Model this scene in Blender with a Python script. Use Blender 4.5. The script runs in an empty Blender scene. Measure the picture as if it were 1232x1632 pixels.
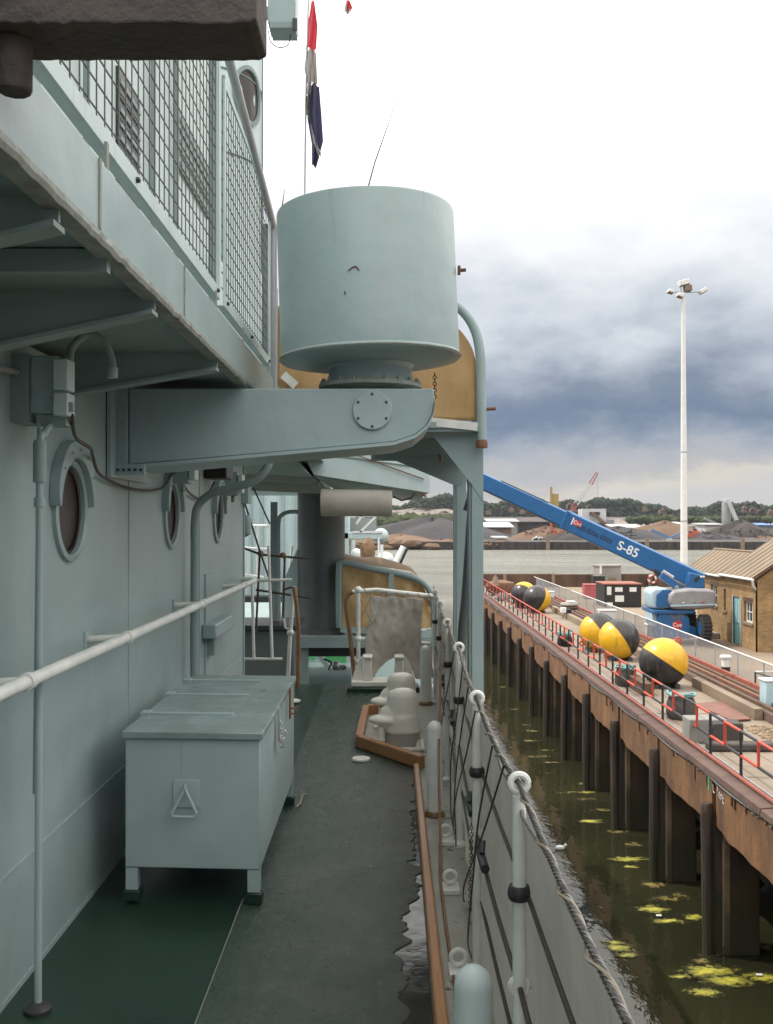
import bpy, bmesh, math, random
from mathutils import Vector, Matrix, noise as mn
random.seed(7)
SC = bpy.context.scene
COL = SC.collection
R = math.radians
V = Vector
# ------------------------------------------------------------------ camera
cam = bpy.data.cameras.new("camera"); co = bpy.data.objects.new("camera", cam); COL.objects.link(co)
cam.sensor_fit = 'VERTICAL'; cam.sensor_height = 24; cam.lens = 24*1600/1632
cam.clip_start = .05; cam.clip_end = 6000
co.location = (0, 0, 0); co.rotation_euler = (R(90.57), 0, 0)
SC.camera = co
SC.view_settings.view_transform = 'Standard'; SC.view_settings.look = 'None'
SC.view_settings.exposure = 0.22; SC.view_settings.gamma = 1
SC.render.engine = 'CYCLES'
SC.cycles.max_bounces = 9; SC.cycles.diffuse_bounces = 7
SC.cycles.transparent_max_bounces = 6
# ------------------------------------------------------------------ world
SUN_EL, SUN_AZ = 55.0, -72.0     # azimuth measured from +Y towards +X
w = bpy.data.worlds.new("World"); SC.world = w; w.use_nodes = True
nt = w.node_tree; N = nt.nodes; L = nt.links
for n in list(N): N.remove(n)
out = N.new('ShaderNodeOutputWorld'); bg = N.new('ShaderNodeBackground'); bg.inputs[1].default_value = .1
sky = N.new('ShaderNodeTexSky'); sky.sky_type = 'NISHITA'; sky.sun_disc = False
sky.sun_elevation = R(SUN_EL); sky.sun_rotation = R(SUN_AZ)
tc = N.new('ShaderNodeTexCoord')
def ramp(N, stops, interp='LINEAR'):
    r = N.new('ShaderNodeValToRGB'); cr = r.color_ramp; cr.interpolation = interp
    while len(cr.elements) > 1: cr.elements.remove(cr.elements[-1])
    cr.elements[0].position = stops[0][0]; cr.elements[0].color = (*stops[0][1], 1)
    for p, c in stops[1:]:
        e = cr.elements.new(p); e.color = (*c, 1)
    return r
def mth(N, L, op, a, b=None, clamp=False):
    m = N.new('ShaderNodeMath'); m.operation = op; m.use_clamp = clamp
    for i, v in enumerate((a, b)):
        if v is None: continue
        if isinstance(v, (int, float)): m.inputs[i].default_value = v
        else: L.new(v, m.inputs[i])
    return m.outputs[0]
def mixc(N, L, f, a, b, mode='MIX'):
    m = N.new('ShaderNodeMix'); m.data_type = 'RGBA'; m.blend_type = mode
    for i, v in ((0, f), (6, a), (7, b)):
        if isinstance(v, (int, float)): m.inputs[i].default_value = v
        elif isinstance(v, tuple): m.inputs[i].default_value = (*v, 1)
        else: L.new(v, m.inputs[i])
    return m.outputs[2]
def noi(N, L, vec, scale, detail=4, rough=.55, dist=0):
    n = N.new('ShaderNodeTexNoise'); n.inputs['Scale'].default_value = scale; n.inputs['Detail'].default_value = detail
    n.inputs['Roughness'].default_value = rough; n.inputs['Distortion'].default_value = dist
    if vec is not None: L.new(vec, n.inputs['Vector'])
    return n
def mapping(N, L, vec, s, loc=(0, 0, 0), rot=(0, 0, 0)):
    m = N.new('ShaderNodeMapping'); m.inputs['Scale'].default_value = s; m.inputs['Location'].default_value = loc
    m.inputs['Rotation'].default_value = rot; L.new(vec, m.inputs['Vector']); return m.outputs[0]
mp = mapping(N, L, tc.outputs['Generated'], (1, 1, 2.0), loc=(.35, .1, 0))
n1 = noi(N, L, mp, 3.4, 7, .55, .2); n2 = noi(N, L, mp, 13, 7, .6, .1)
sep = N.new('ShaderNodeSeparateXYZ'); L.new(tc.outputs['Generated'], sep.inputs[0])
e = mth(N, L, 'ADD', sep.outputs['Z'], mth(N, L, 'MULTIPLY', mth(N, L, 'SUBTRACT', n1.outputs[0], .5), .22))
e = mth(N, L, 'ADD', e, mth(N, L, 'MULTIPLY', mth(N, L, 'SUBTRACT', n2.outputs[0], .5), .085))
e = mth(N, L, 'MULTIPLY', e, 2.0, True)
rp = ramp(N, [(0, (.52, .51, .52)), (.05, (.60, .56, .50)), (.09, (.44, .43, .44)), (.13, (.37, .39, .44)), (.18, (.23, .28, .37)), (.23, (.135, .185, .28)), (.28, (.20, .245, .33)),
              (.34, (.36, .41, .48)), (.41, (.58, .62, .67)), (.50, (.80, .82, .85)), (.61, (.98, .99, 1.0)), (.78, (2.0, 1.98, 1.93)), (1, (2.3, 2.25, 2.16))])
L.new(e, rp.inputs[0])
cl = mixc(N, L, 1.0, rp.outputs[0], (10.0, 10.0, 10.0), 'MULTIPLY')
fin = mixc(N, L, .93, sky.outputs[0], cl)
L.new(fin, bg.inputs[0]); L.new(bg.outputs[0], out.inputs[0])
# ------------------------------------------------------------------ sun
sl = bpy.data.lights.new("sun", 'SUN'); sl.energy = 2.7; sl.angle = R(.6); sl.color = (1, .95, .87)
so = bpy.data.objects.new("sun", sl); COL.objects.link(so)
az = R(SUN_AZ); el = R(SUN_EL)
sd = V((math.sin(az)*math.cos(el), math.cos(az)*math.cos(el), math.sin(el)))
so.rotation_euler = sd.to_track_quat('Z', 'Y').to_euler()
so.location = (-30, 20, 60)
# ------------------------------------------------------------------ materials
M = {}
def mat(name, c1, c2=None, rough=.5, metal=0, scale=3, stretch=(1, 1, 1), bump=.15, bscale=40, spots=None, spot_at=.68, spot_scale=9,
        spec=.5, coat=0, rvar=.12, streak=None):
    m = bpy.data.materials.new(name); m.use_nodes = True; nt = m.node_tree; N = nt.nodes; L = nt.links
    b = N['Principled BSDF']
    g = N.new('ShaderNodeNewGeometry'); pos = g.outputs['Position']
    pv = mapping(N, L, pos, stretch)
    c2 = c2 or tuple(x*.78 for x in c1)
    n = noi(N, L, pv, scale, 6, .6)
    r = ramp(N, [(.3, c2), (.7, c1)]); L.new(n.outputs[0], r.inputs[0]); c = r.outputs[0]
    if streak:
        sv = mapping(N, L, pos, (9, 9, .7)); s = noi(N, L, sv, 1.6, 5, .65)
        f = ramp(N, [(.50, (0, 0, 0)), (.78, (.5, .5, .5))]); L.new(s.outputs[0], f.inputs[0])
        c = mixc(N, L, f.outputs[0], c, streak)
    if spots:
        s = noi(N, L, pos, spot_scale, 8, .7)
        f = ramp(N, [(spot_at, (0, 0, 0)), (spot_at+.04, (1, 1, 1))]); L.new(s.outputs[0], f.inputs[0])
        c = mixc(N, L, f.outputs[0], c, spots)
    if name in ('paint', 'paint_clean', 'paint_pale'):   # sparse rust runs
        s = noi(N, L, mapping(N, L, pos, (22, 22, .9)), 1.0, 4, .6); f = ramp(N, [(.66, (0, 0, 0)), (.80, (.5, .5, .5))]); L.new(s.outputs[0], f.inputs[0])
        c = mixc(N, L, f.outputs[0], c, (.20, .165, .12))
    if name.startswith('pile'):   # tide line of weed and wet rust
        sz = N.new('ShaderNodeSeparateXYZ'); L.new(pos, sz.inputs[0]); tn = noi(N, L, pos, 3, 6, .7)
        tz = N.new('ShaderNodeMapRange'); tz.inputs[1].default_value = -8.0; tz.inputs[2].default_value = -8.7
        L.new(mth(N, L, 'ADD', sz.outputs['Z'], mth(N, L, 'MULTIPLY', mth(N, L, 'SUBTRACT', tn.outputs[0], .5), 1.6)), tz.inputs[0])
        c = mixc(N, L, mth(N, L, 'MULTIPLY', tz.outputs[0], .75), c, (.030, .032, .014))
    L.new(c, b.inputs['Base Color'])
    b.inputs['Metallic'].default_value = metal
    b.inputs['Specular IOR Level'].default_value = spec
    b.inputs['Coat Weight'].default_value = coat
    rr = N.new('ShaderNodeMapRange'); rr.inputs[3].default_value = max(.02, rough-rvar); rr.inputs[4].default_value = min(1, rough+rvar)
    L.new(n.outputs[0], rr.inputs[0]); L.new(rr.outputs[0], b.inputs['Roughness'])
    if bump:
        bn = noi(N, L, pos, bscale, 4, .6); bp = N.new('ShaderNodeBump'); bp.inputs['Strength'].default_value = bump
        bp.inputs['Distance'].default_value = .3/bscale
        L.new(bn.outputs[0], bp.inputs['Height']); last = bp
        if name in ('paint', 'paint_clean', 'paint_pale', 'paint_lid'):   # plating ripples between frames
            lw = noi(N, L, pos, 2.3, 2, .5); b2 = N.new('ShaderNodeBump'); b2.inputs['Strength'].default_value = .5; b2.inputs['Distance'].default_value = .03
            L.new(lw.outputs[0], b2.inputs['Height']); L.new(bp.outputs[0], b2.inputs['Normal']); last = b2
        L.new(last.outputs[0], b.inputs['Normal'])
    if name.startswith(('canvas', 'flag')):
        tr = N.new('ShaderNodeBsdfTranslucent'); L.new(c, tr.inputs[0]); ms = N.new('ShaderNodeMixShader'); ms.inputs[0].default_value = .42
        L.new(b.outputs[0], ms.inputs[1]); L.new(tr.outputs[0], ms.inputs[2]); L.new(ms.outputs[0], N['Material Output'].inputs[0])
    M[name] = m; return m
PA = (.315, .405, .405)
mat('paint', PA, (.255, .335, .336), rough=.36, scale=1.7, bump=.12, bscale=14, spots=(.10, .075, .055), spot_at=.735, spot_scale=13, streak=(.34, .36, .32))
mat('paint_clean', (.315, .402, .402), (.262, .342, .344), rough=.4, scale=2.5, bump=.08, bscale=18, spots=(.12, .09, .06), spot_at=.76, spot_scale=16)
mat('paint_pale', (.52, .62, .62), (.46, .56, .56), rough=.5, scale=1.5, bump=.1, streak=(.42, .45, .42))
mat('paint_edge', (.20, .20, .17), (.30, .34, .31), rough=.65, scale=14, bump=.5, bscale=50, spots=(.09, .05, .03), spot_at=.62)
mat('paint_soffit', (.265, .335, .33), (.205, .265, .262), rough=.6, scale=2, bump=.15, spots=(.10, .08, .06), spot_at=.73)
mat('paint_mast', (.090, .105, .098), (.068, .08, .076), rough=.4, scale=2, bump=.1, streak=(.10, .105, .10))
mat('white_paint', (.74, .75, .71), (.58, .59, .55), rough=.35, scale=9, bump=.15, spots=(.16, .09, .05), spot_at=.68, spot_scale=22)
mat('cream_paint', (.80, .78, .71), (.70, .67, .60), rough=.32, scale=6, bump=.12, spots=(.22, .14, .08), spot_at=.70, spot_scale=15)
mat('gutter_paint', (.36, .36, .32), (.24, .245, .21), rough=.5, scale=7, bump=.5, bscale=25, spots=(.08, .05, .03), spot_at=.60, spot_scale=14)
mat('black_metal', (.03, .03, .032), rough=.45, bump=.2)
mat('wire', (.09, .08, .07), (.055, .045, .04), rough=.45, metal=.5, scale=30, bump=.3)
mat('wire_strand', (.26, .25, .24), (.10, .095, .09), rough=.45, metal=.3, scale=30, bump=.3)
mat('rope', (.34, .29, .22), (.22, .18, .13), rough=.9, scale=60, bump=.6, bscale=200)
mat('rust', (.20, .095, .05), (.11, .05, .03), rough=.8, scale=8, bump=.5)
mat('rusty_tube', (.22, .13, .06), (.14, .075, .035), rough=.5, scale=9, bump=.25)
mat('wood', (.40, .20, .085), (.27, .125, .05), rough=.32, scale=5, stretch=(14, .7, 14), bump=.2, bscale=60, spots=(.16, .09, .05), spot_at=.72, spot_scale=30)
mat('dark_timber', (.085, .070, .064), (.050, .040, .037), rough=.85, scale=7, bump=.9, bscale=28)
mat('canvas_ochre', (.64, .46, .25), (.52, .36, .18), rough=.85, scale=3, bump=.3, bscale=12, streak=(.34, .21, .08))
mat('canvas_brown', (.34, .20, .10), (.24, .13, .06), rough=.6, scale=5, bump=.3, bscale=14)
mat('canvas_grey', (.30, .305, .275), (.23, .235, .215), rough=.9, scale=3, bump=.25, bscale=18, streak=(.16, .165, .15))
mat('canvas_beige', (.58, .54, .49), (.46, .43, .39), rough=.9, scale=4, bump=.35, bscale=12)
mat('plastic_black', (.02, .02, .02), rough=.5)
mat('mesh_wire', (.13, .125, .11), (.07, .06, .055), rough=.55, metal=.3, scale=20, bump=0)
mat('paint_lid', (.23, .30, .295), (.15, .20, .185), rough=.24, scale=4, bump=.2, bscale=16, spots=(.10, .11, .09), spot_at=.62, spot_scale=6)
mat('plate_rust', (.21, .085, .06), (.13, .05, .035), rough=.6, scale=2, bump=.2)
mat('galv', (.45, .46, .47), (.34, .35, .36), rough=.4, metal=.4, scale=4, bump=.05)
mat('red_paint', (.55, .075, .045), (.40, .05, .03), rough=.45, scale=5, bump=.1, spots=(.16, .07, .04), spot_at=.68)
mat('red_pale', (.33, .095, .06), (.20, .06, .04), rough=.6, scale=4, bump=.2, spots=(.13, .06, .04), spot_at=.6)
mat('concrete', (.27, .205, .14), (.18, .135, .095), rough=.85, scale=.35, bump=.3, bscale=9, spots=(.16, .13, .10), spot_at=.62, spot_scale=1.3)
mat('concrete_grey', (.30, .285, .26), (.20, .19, .17), rough=.85, scale=.9, bump=.3, bscale=9, spots=(.12, .10, .08), spot_at=.64, spot_scale=2.2)
mat('slab', (.26, .205, .155), (.17, .135, .10), rough=.85, scale=.8, bump=.3, bscale=9, spots=(.15, .12, .09), spot_at=.64, spot_scale=1.7)
mat('fascia', (.27, .13, .052), (.085, .045, .027), rough=.88, scale=1.9, stretch=(1, 1, .45), bump=.5, bscale=9, streak=(.05, .035, .025), spots=(.30, .22, .13), spot_at=.70, spot_scale=5)
mat('coping', (.14, .085, .068), (.08, .05, .042), rough=.85, scale=3, bump=.5, bscale=12, spots=(.32, .27, .22), spot_at=.70, spot_scale=7)
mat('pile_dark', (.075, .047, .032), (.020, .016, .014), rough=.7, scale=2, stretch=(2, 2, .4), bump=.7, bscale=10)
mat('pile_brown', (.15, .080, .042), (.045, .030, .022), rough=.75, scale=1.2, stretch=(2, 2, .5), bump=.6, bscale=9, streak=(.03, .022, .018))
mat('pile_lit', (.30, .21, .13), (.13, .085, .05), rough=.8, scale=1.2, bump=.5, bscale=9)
mat('mud_green', (.055, .060, .022), (.030, .035, .015), rough=.9, scale=.6, bump=.6, bscale=3)
mat('algae', (.42, .38, .03), (.12, .13, .015), rough=.5, scale=1.6, bump=.6, bscale=14)
mat('algae_brown', (.15, .11, .035), (.09, .06, .02), rough=.6, scale=3, bump=.6, bscale=14)
mat('asphalt_green', (.015, .041, .027), (.008, .023, .016), rough=.34, scale=1.6, bump=.35, bscale=60, spots=(.03, .035, .03), spot_at=.66, spot_scale=6)
mat('tyre', (.03, .027, .025), rough=.8)
mat('lift_blue', (.018, .11, .28), (.014, .09, .24), rough=.35, bump=.03)
mat('lift_grey', (.29, .28, .28), (.23, .22, .23), rough=.4, bump=.03)
mat('lift_light', (.45, .60, .66), rough=.4, bump=.03)
mat('white', (.75, .75, .73), (.66, .66, .64), rough=.5, bump=.03)
mat('sticker_red', (.55, .03, .03), rough=.4, bump=0)
mat('roof_sheet', (.23, .17, .115), (.16, .12, .08), rough=.8, scale=.9, bump=.2, bscale=8, spots=(.16, .12, .08), spot_at=.62, spot_scale=2)
mat('door_aqua', (.20, .42, .42), rough=.5, bump=.05)
mat('dark_glass', (.012, .014, .018), rough=.08, bump=0)
mat('porthole_red', (.022, .011, .009), (.014, .007, .006), rough=.35, bump=.1)
mat('green_bright', (.12, .50, .20), rough=.5, bump=.05)
mat('aqua_deck', (.10, .16, .145), (.07, .12, .11), rough=.5, bump=.1)
mat('far_dark', (.030, .024, .022), (.055, .042, .034), rough=.95, scale=.12, bump=0)
mat('coal', (.045, .042, .045), (.028, .026, .028), rough=.95, scale=.08, bump=.5, bscale=.6)
mat('earth', (.17, .105, .065), (.12, .072, .045), rough=.95, scale=.06, bump=.5, bscale=.5, spots=(.06, .045, .035), spot_at=.6, spot_scale=.2)
mat('far_ground', (.085, .070, .060), (.05, .043, .04), rough=.95, scale=.03, bump=.4, bscale=.4, spots=(.15, .11, .08), spot_at=.6, spot_scale=.12)
mat('cliff', (.30, .265, .23), (.15, .125, .11), rough=.95, scale=.06, stretch=(1, 1, .5), bump=.8, bscale=.25, spots=(.09, .085, .06), spot_at=.58, spot_scale=.12)
mat('leaf_far', (.036, .050, .030), (.018, .028, .018), rough=.9, scale=.03, bump=0, spec=.1)
mat('leaf_bush', (.060, .072, .028), (.030, .040, .018), rough=.9, scale=.08, bump=0, spec=.1)
mat('far_white', (.55, .55, .54), (.42, .42, .42), rough=.7, scale=.2, bump=0)
mat('far_grey', (.26, .26, .255), rough=.8, scale=.2, bump=0)
mat('far_orange', (.50, .085, .035), rough=.6, bump=0)
mat('far_yellow', (.36, .26, .07), rough=.6, bump=0)
mat('far_blue', (.10, .20, .42), rough=.6, bump=0)
mat('far_crane_red', (.38, .07, .05), rough=.6, bump=0)
mat('flag_red', (.75, .10, .13), rough=.8, scale=4, bump=.2, bscale=20)
mat('flag_white', (.62, .58, .57), rough=.8, scale=4, bump=.2, bscale=20)
mat('flag_blue', (.09, .085, .16), rough=.8, scale=4, bump=.2, bscale=20)
mat('weed', (.07, .12, .02), rough=.8, bump=0)
mat('rubble', (.36, .27, .17), (.20, .14, .09), rough=.9, scale=3, bump=.5)
mat('teal_tarp', (.16, .36, .36), rough=.5, bump=.3)
mat('pink_box', (.42, .10, .11), rough=.6, bump=.1)

def custom(name, fn):
    m = bpy.data.materials.new(name); m.use_nodes = True
    fn(m.node_tree, m.node_tree.nodes, m.node_tree.links, m.node_tree.nodes['Principled BSDF']); M[name] = m; return m
def _water(nt, N, L, b):
    b.inputs['IOR'].default_value = 1.33
    g = N.new('ShaderNodeNewGeometry')
    n0 = noi(N, L, g.outputs['Position'], .25, 3, .5)
    r = ramp(N, [(.35, (.017, .018, .009)), (.7, (.032, .031, .014))]); L.new(n0.outputs[0], r.inputs[0])
    sp = N.new('ShaderNodeSeparateXYZ'); L.new(g.outputs['Position'], sp.inputs[0])
    # open river beyond the basin: silt, with sky reflection painted as paler colour
    f = N.new('ShaderNodeMapRange'); f.inputs[1].default_value = 85; f.inputs[2].default_value = 120; L.new(sp.outputs['Y'], f.inputs[0])
    nw = noi(N, L, mapping(N, L, g.outputs['Position'], (.25, 1, 1)), .06, 8, .7); rw = ramp(N, [(.35, (.20, .195, .155)), (.65, (.36, .35, .29))]); L.new(nw.outputs[0], rw.inputs[0])
    c = mixc(N, L, f.outputs[0], r.outputs[0], rw.outputs[0]); L.new(c, b.inputs['Base Color'])
    rg = N.new('ShaderNodeMapRange'); rg.inputs[1].default_value = 85; rg.inputs[2].default_value = 120
    rg.inputs[3].default_value = .025; rg.inputs[4].default_value = .16; L.new(sp.outputs['Y'], rg.inputs[0]); L.new(rg.outputs[0], b.inputs['Roughness'])
    na = noi(N, L, mapping(N, L, g.outputs['Position'], (1, .55, 1)), 2.2, 3, .5, .4)
    nb = noi(N, L, mapping(N, L, g.outputs['Position'], (.7, 1.0, 1)), .5, 8, .72)
    bs = N.new('ShaderNodeMapRange'); bs.inputs[1].default_value = 85; bs.inputs[2].default_value = 110; bs.inputs[3].default_value = 0.0; bs.inputs[4].default_value = 1.8
    L.new(sp.outputs['Y'], bs.inputs[0])
    h = mth(N, L, 'ADD', mth(N, L, 'MULTIPLY', na.outputs[0], .012), mth(N, L, 'MULTIPLY', nb.outputs[0], bs.outputs[0]))
    bp = N.new('ShaderNodeBump'); bp.inputs['Strength'].default_value = 1; bp.inputs['Distance'].default_value = 1
    L.new(h, bp.inputs['Height']); L.new(bp.outputs[0], b.inputs['Normal'])
custom('water', _water)
def _mat_cover(nt, N, L, b):   # worn non-slip deck covering
    g = N.new('ShaderNodeNewGeometry'); P = g.outputs['Position']
    a = noi(N, L, P, 2.2, 8, .65); f = noi(N, L, P, 70, 3, .6); s = noi(N, L, mapping(N, L, P, (1, .55, 1)), 7, 8, .7)
    r = ramp(N, [(.35, (.022, .038, .029)), (.55, (.048, .060, .050)), (.70, (.085, .092, .080))]); L.new(a.outputs[0], r.inputs[0])
    sp = N.new('ShaderNodeSeparateXYZ'); L.new(P, sp.inputs[0])
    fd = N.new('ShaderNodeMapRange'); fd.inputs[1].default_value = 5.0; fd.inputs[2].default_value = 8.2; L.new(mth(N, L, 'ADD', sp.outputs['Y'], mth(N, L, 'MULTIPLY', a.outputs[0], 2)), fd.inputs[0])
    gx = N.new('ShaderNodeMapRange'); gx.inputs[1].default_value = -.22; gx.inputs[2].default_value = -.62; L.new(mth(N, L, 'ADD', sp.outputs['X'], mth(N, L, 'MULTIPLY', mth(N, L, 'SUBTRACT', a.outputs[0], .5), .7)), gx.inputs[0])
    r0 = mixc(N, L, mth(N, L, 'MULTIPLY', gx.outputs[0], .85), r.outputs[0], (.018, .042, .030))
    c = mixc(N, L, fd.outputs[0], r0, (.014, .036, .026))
    r2 = ramp(N, [(.60, (0, 0, 0)), (.68, (.55, .55, .55))]); L.new(s.outputs[0], r2.inputs[0])
    c = mixc(N, L, r2.outputs[0], c, (.022, .026, .024))
    q_ = noi(N, L, P, 26, 8, .8, .6); gr = ramp(N, [(.665, (0, 0, 0)), (.70, (.8, .8, .8))]); L.new(q_.outputs[0], gr.inputs[0])
    c = mixc(N, L, gr.outputs[0], c, (.16, .165, .15)); L.new(c, b.inputs['Base Color'])
    rg = N.new('ShaderNodeMapRange'); rg.inputs[1].default_value = .35; rg.inputs[2].default_value = .7; rg.inputs[3].default_value = .2; rg.inputs[4].default_value = .5
    L.new(s.outputs[0], rg.inputs[0])
    dm = N.new('ShaderNodeMapRange'); dm.inputs[1].default_value = -.06; dm.inputs[2].default_value = .10
    L.new(mth(N, L, 'ADD', sp.outputs['X'], mth(N, L, 'MULTIPLY', mth(N, L, 'SUBTRACT', s.outputs[0], .5), .55)), dm.inputs[0])
    nr = N.new('ShaderNodeMix'); nr.data_type = 'FLOAT'; L.new(dm.outputs[0], nr.inputs[0]); L.new(rg.outputs[0], nr.inputs[2]); nr.inputs[3].default_value = .10
    L.new(nr.outputs[0], b.inputs['Roughness']); L.new(mixc(N, L, mth(N, L, 'MULTIPLY', dm.outputs[0], .6), c, (.018, .021, .019)), b.inputs['Base Color'])
    h = mth(N, L, 'ADD', mth(N, L, 'MULTIPLY', f.outputs[0], .0025), mth(N, L, 'ADD', mth(N, L, 'MULTIPLY', s.outputs[0], .014), mth(N, L, 'MULTIPLY', q_.outputs[0], .006)))
    bp = N.new('ShaderNodeBump'); bp.inputs['Strength'].default_value = .9; bp.inputs['Distance'].default_value = 1
    L.new(h, bp.inputs['Height']); L.new(bp.outputs[0], b.inputs['Normal'])
custom('deck_cover', _mat_cover)
def _puddle(nt, N, L, b):
    b.inputs['Base Color'].default_value = (.030, .030, .029, 1); b.inputs['IOR'].default_value = 1.36; g = N.new('ShaderNodeNewGeometry'); n = noi(N, L, g.outputs['Position'], 9, 5, .6)
    r = N.new('ShaderNodeMapRange'); r.inputs[1].default_value = .35; r.inputs[2].default_value = .7; r.inputs[3].default_value = .04; r.inputs[4].default_value = .22; L.new(n.outputs[0], r.inputs[0]); L.new(r.outputs[0], b.inputs['Roughness'])
    bp = N.new('ShaderNodeBump'); bp.inputs['Strength'].default_value = .5; bp.inputs['Distance'].default_value = .003; L.new(n.outputs[0], bp.inputs['Height']); L.new(bp.outputs[0], b.inputs['Normal'])
custom('puddle', _puddle)
def _weed(nt, N, L, b):
    u = N.new('ShaderNodeUVMap'); g = N.new('ShaderNodeNewGeometry')
    ds = N.new('ShaderNodeVectorMath'); ds.operation = 'DISTANCE'; L.new(u.outputs[0], ds.inputs[0]); ds.inputs[1].default_value = (.5, .5, 0)
    n = noi(N, L, mapping(N, L, g.outputs['Position'], (1, 1.5, 1)), 4.6, 10, .74, .7)
    f = mth(N, L, 'SUBTRACT', mth(N, L, 'ADD', n.outputs[0], .19), mth(N, L, 'MULTIPLY', ds.outputs['Value'], .75))
    a = ramp(N, [(.42, (0, 0, 0)), (.52, (1, 1, 1))]); L.new(f, a.inputs[0])
    c = ramp(N, [(.42, (.05, .042, .012)), (.50, (.11, .10, .014)), (.58, (.24, .23, .022)), (.66, (.46, .41, .045))]); L.new(f, c.inputs[0])
    L.new(c.outputs[0], b.inputs['Base Color']); b.inputs['Roughness'].default_value = .55; L.new(a.outputs[0], b.inputs['Alpha'])
    bp = N.new('ShaderNodeBump'); bp.inputs['Strength'].default_value = .8; bp.inputs['Distance'].default_value = .03; L.new(n.outputs[0], bp.inputs['Height']); L.new(bp.outputs[0], b.inputs['Normal'])
custom('floating_weed', _weed)
def _scum(nt, N, L, b):
    u = N.new('ShaderNodeUVMap'); g = N.new('ShaderNodeNewGeometry')
    ds = N.new('ShaderNodeVectorMath'); ds.operation = 'DISTANCE'; L.new(u.outputs[0], ds.inputs[0]); ds.inputs[1].default_value = (.5, .5, 0)
    n = noi(N, L, g.outputs['Position'], 3.6, 9, .7, .6)
    f = mth(N, L, 'SUBTRACT', mth(N, L, 'ADD', n.outputs[0], .08), mth(N, L, 'MULTIPLY', ds.outputs['Value'], .7))
    a = ramp(N, [(.42, (0, 0, 0)), (.52, (.85, .85, .85))]); L.new(f, a.inputs[0])
    c = ramp(N, [(.42, (.05, .04, .015)), (.55, (.17, .13, .03)), (.65, (.30, .22, .05))]); L.new(f, c.inputs[0])
    L.new(c.outputs[0], b.inputs['Base Color']); b.inputs['Roughness'].default_value = .6; L.new(a.outputs[0], b.inputs['Alpha'])
custom('floating_scum', _scum)
def _buoy(nt, N, L, b):
    t = N.new('ShaderNodeTexCoord'); s = N.new('ShaderNodeSeparateXYZ'); L.new(t.outputs['Object'], s.inputs[0])
    n = noi(N, L, t.outputs['Object'], 5, 6, .6)
    f = ramp(N, [(.50, (0, 0, 0)), (.506, (1, 1, 1))])
    L.new(mth(N, L, 'ADD', mth(N, L, 'MULTIPLY', s.outputs['Z'], .5), .5), f.inputs[0])
    k = ramp(N, [(.3, (.014, .014, .015)), (.7, (.032, .028, .028))]); L.new(n.outputs[0], k.inputs[0])
    y = ramp(N, [(.3, (.62, .33, .01)), (.7, (.74, .42, .015))]); L.new(n.outputs[0], y.inputs[0])
    r = ramp(N, [(.66, (0, 0, 0)), (.74, (.6, .6, .6))]); L.new(n.outputs[0], r.inputs[0])
    c = mixc(N, L, f.outputs[0], k.outputs[0], y.outputs[0]); c = mixc(N, L, r.outputs[0], c, (.13, .07, .03))
    g2 = N.new('ShaderNodeNewGeometry'); n2 = noi(N, L, mapping(N, L, g2.outputs['Position'], (7, 7, 1.1)), 1.2, 6, .7); r3 = ramp(N, [(.54, (0, 0, 0)), (.74, (.6, .6, .6))]); L.new(n2.outputs[0], r3.inputs[0]); c = mixc(N, L, r3.outputs[0], c, (.16, .11, .06))
    L.new(c, b.inputs['Base Color']); b.inputs['Roughness'].default_value = .3
    bp = N.new('ShaderNodeBump'); bp.inputs['Strength'].default_value = .25; bp.inputs['Distance'].default_value = .02; L.new(n.outputs[0], bp.inputs['Height']); L.new(bp.outputs[0], b.inputs['Normal'])
custom('buoy', _buoy)
def _brick(nt, N, L, b):
    t = N.new('ShaderNodeNewGeometry'); s = N.new('ShaderNodeSeparateXYZ'); L.new(t.outputs['Position'], s.inputs[0])
    cb = N.new('ShaderNodeCombineXYZ'); L.new(mth(N, L, 'ADD', s.outputs['X'], s.outputs['Y']), cb.inputs[0]); L.new(s.outputs['Z'], cb.inputs[1])
    br = N.new('ShaderNodeTexBrick'); br.inputs['Scale'].default_value = 1; br.inputs['Brick Width'].default_value = .225; br.inputs['Row Height'].default_value = .075
    br.inputs['Mortar Size'].default_value = .008; br.inputs['Color1'].default_value = (.42, .25, .095, 1); br.inputs['Color2'].default_value = (.30, .17, .065, 1)
    br.inputs['Mortar'].default_value = (.33, .26, .17, 1); L.new(cb.outputs[0], br.inputs['Vector'])
    n = noi(N, L, t.outputs['Position'], 1.3, 6, .7); r = ramp(N, [(.35, (.62, .62, .62)), (.7, (1.1, 1.1, 1.1))]); L.new(n.outputs[0], r.inputs[0])
    L.new(mixc(N, L, 1.0, br.outputs[0], r.outputs[0], 'MULTIPLY'), b.inputs['Base Color']); b.inputs['Roughness'].default_value = .9
    bp = N.new('ShaderNodeBump'); bp.inputs['Strength'].default_value = .5; bp.inputs['Distance'].default_value = .01; bp.invert = True
    L.new(br.outputs['Fac'], bp.inputs['Height']); L.new(bp.outputs[0], b.inputs['Normal'])
custom('brick', _brick)
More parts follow.
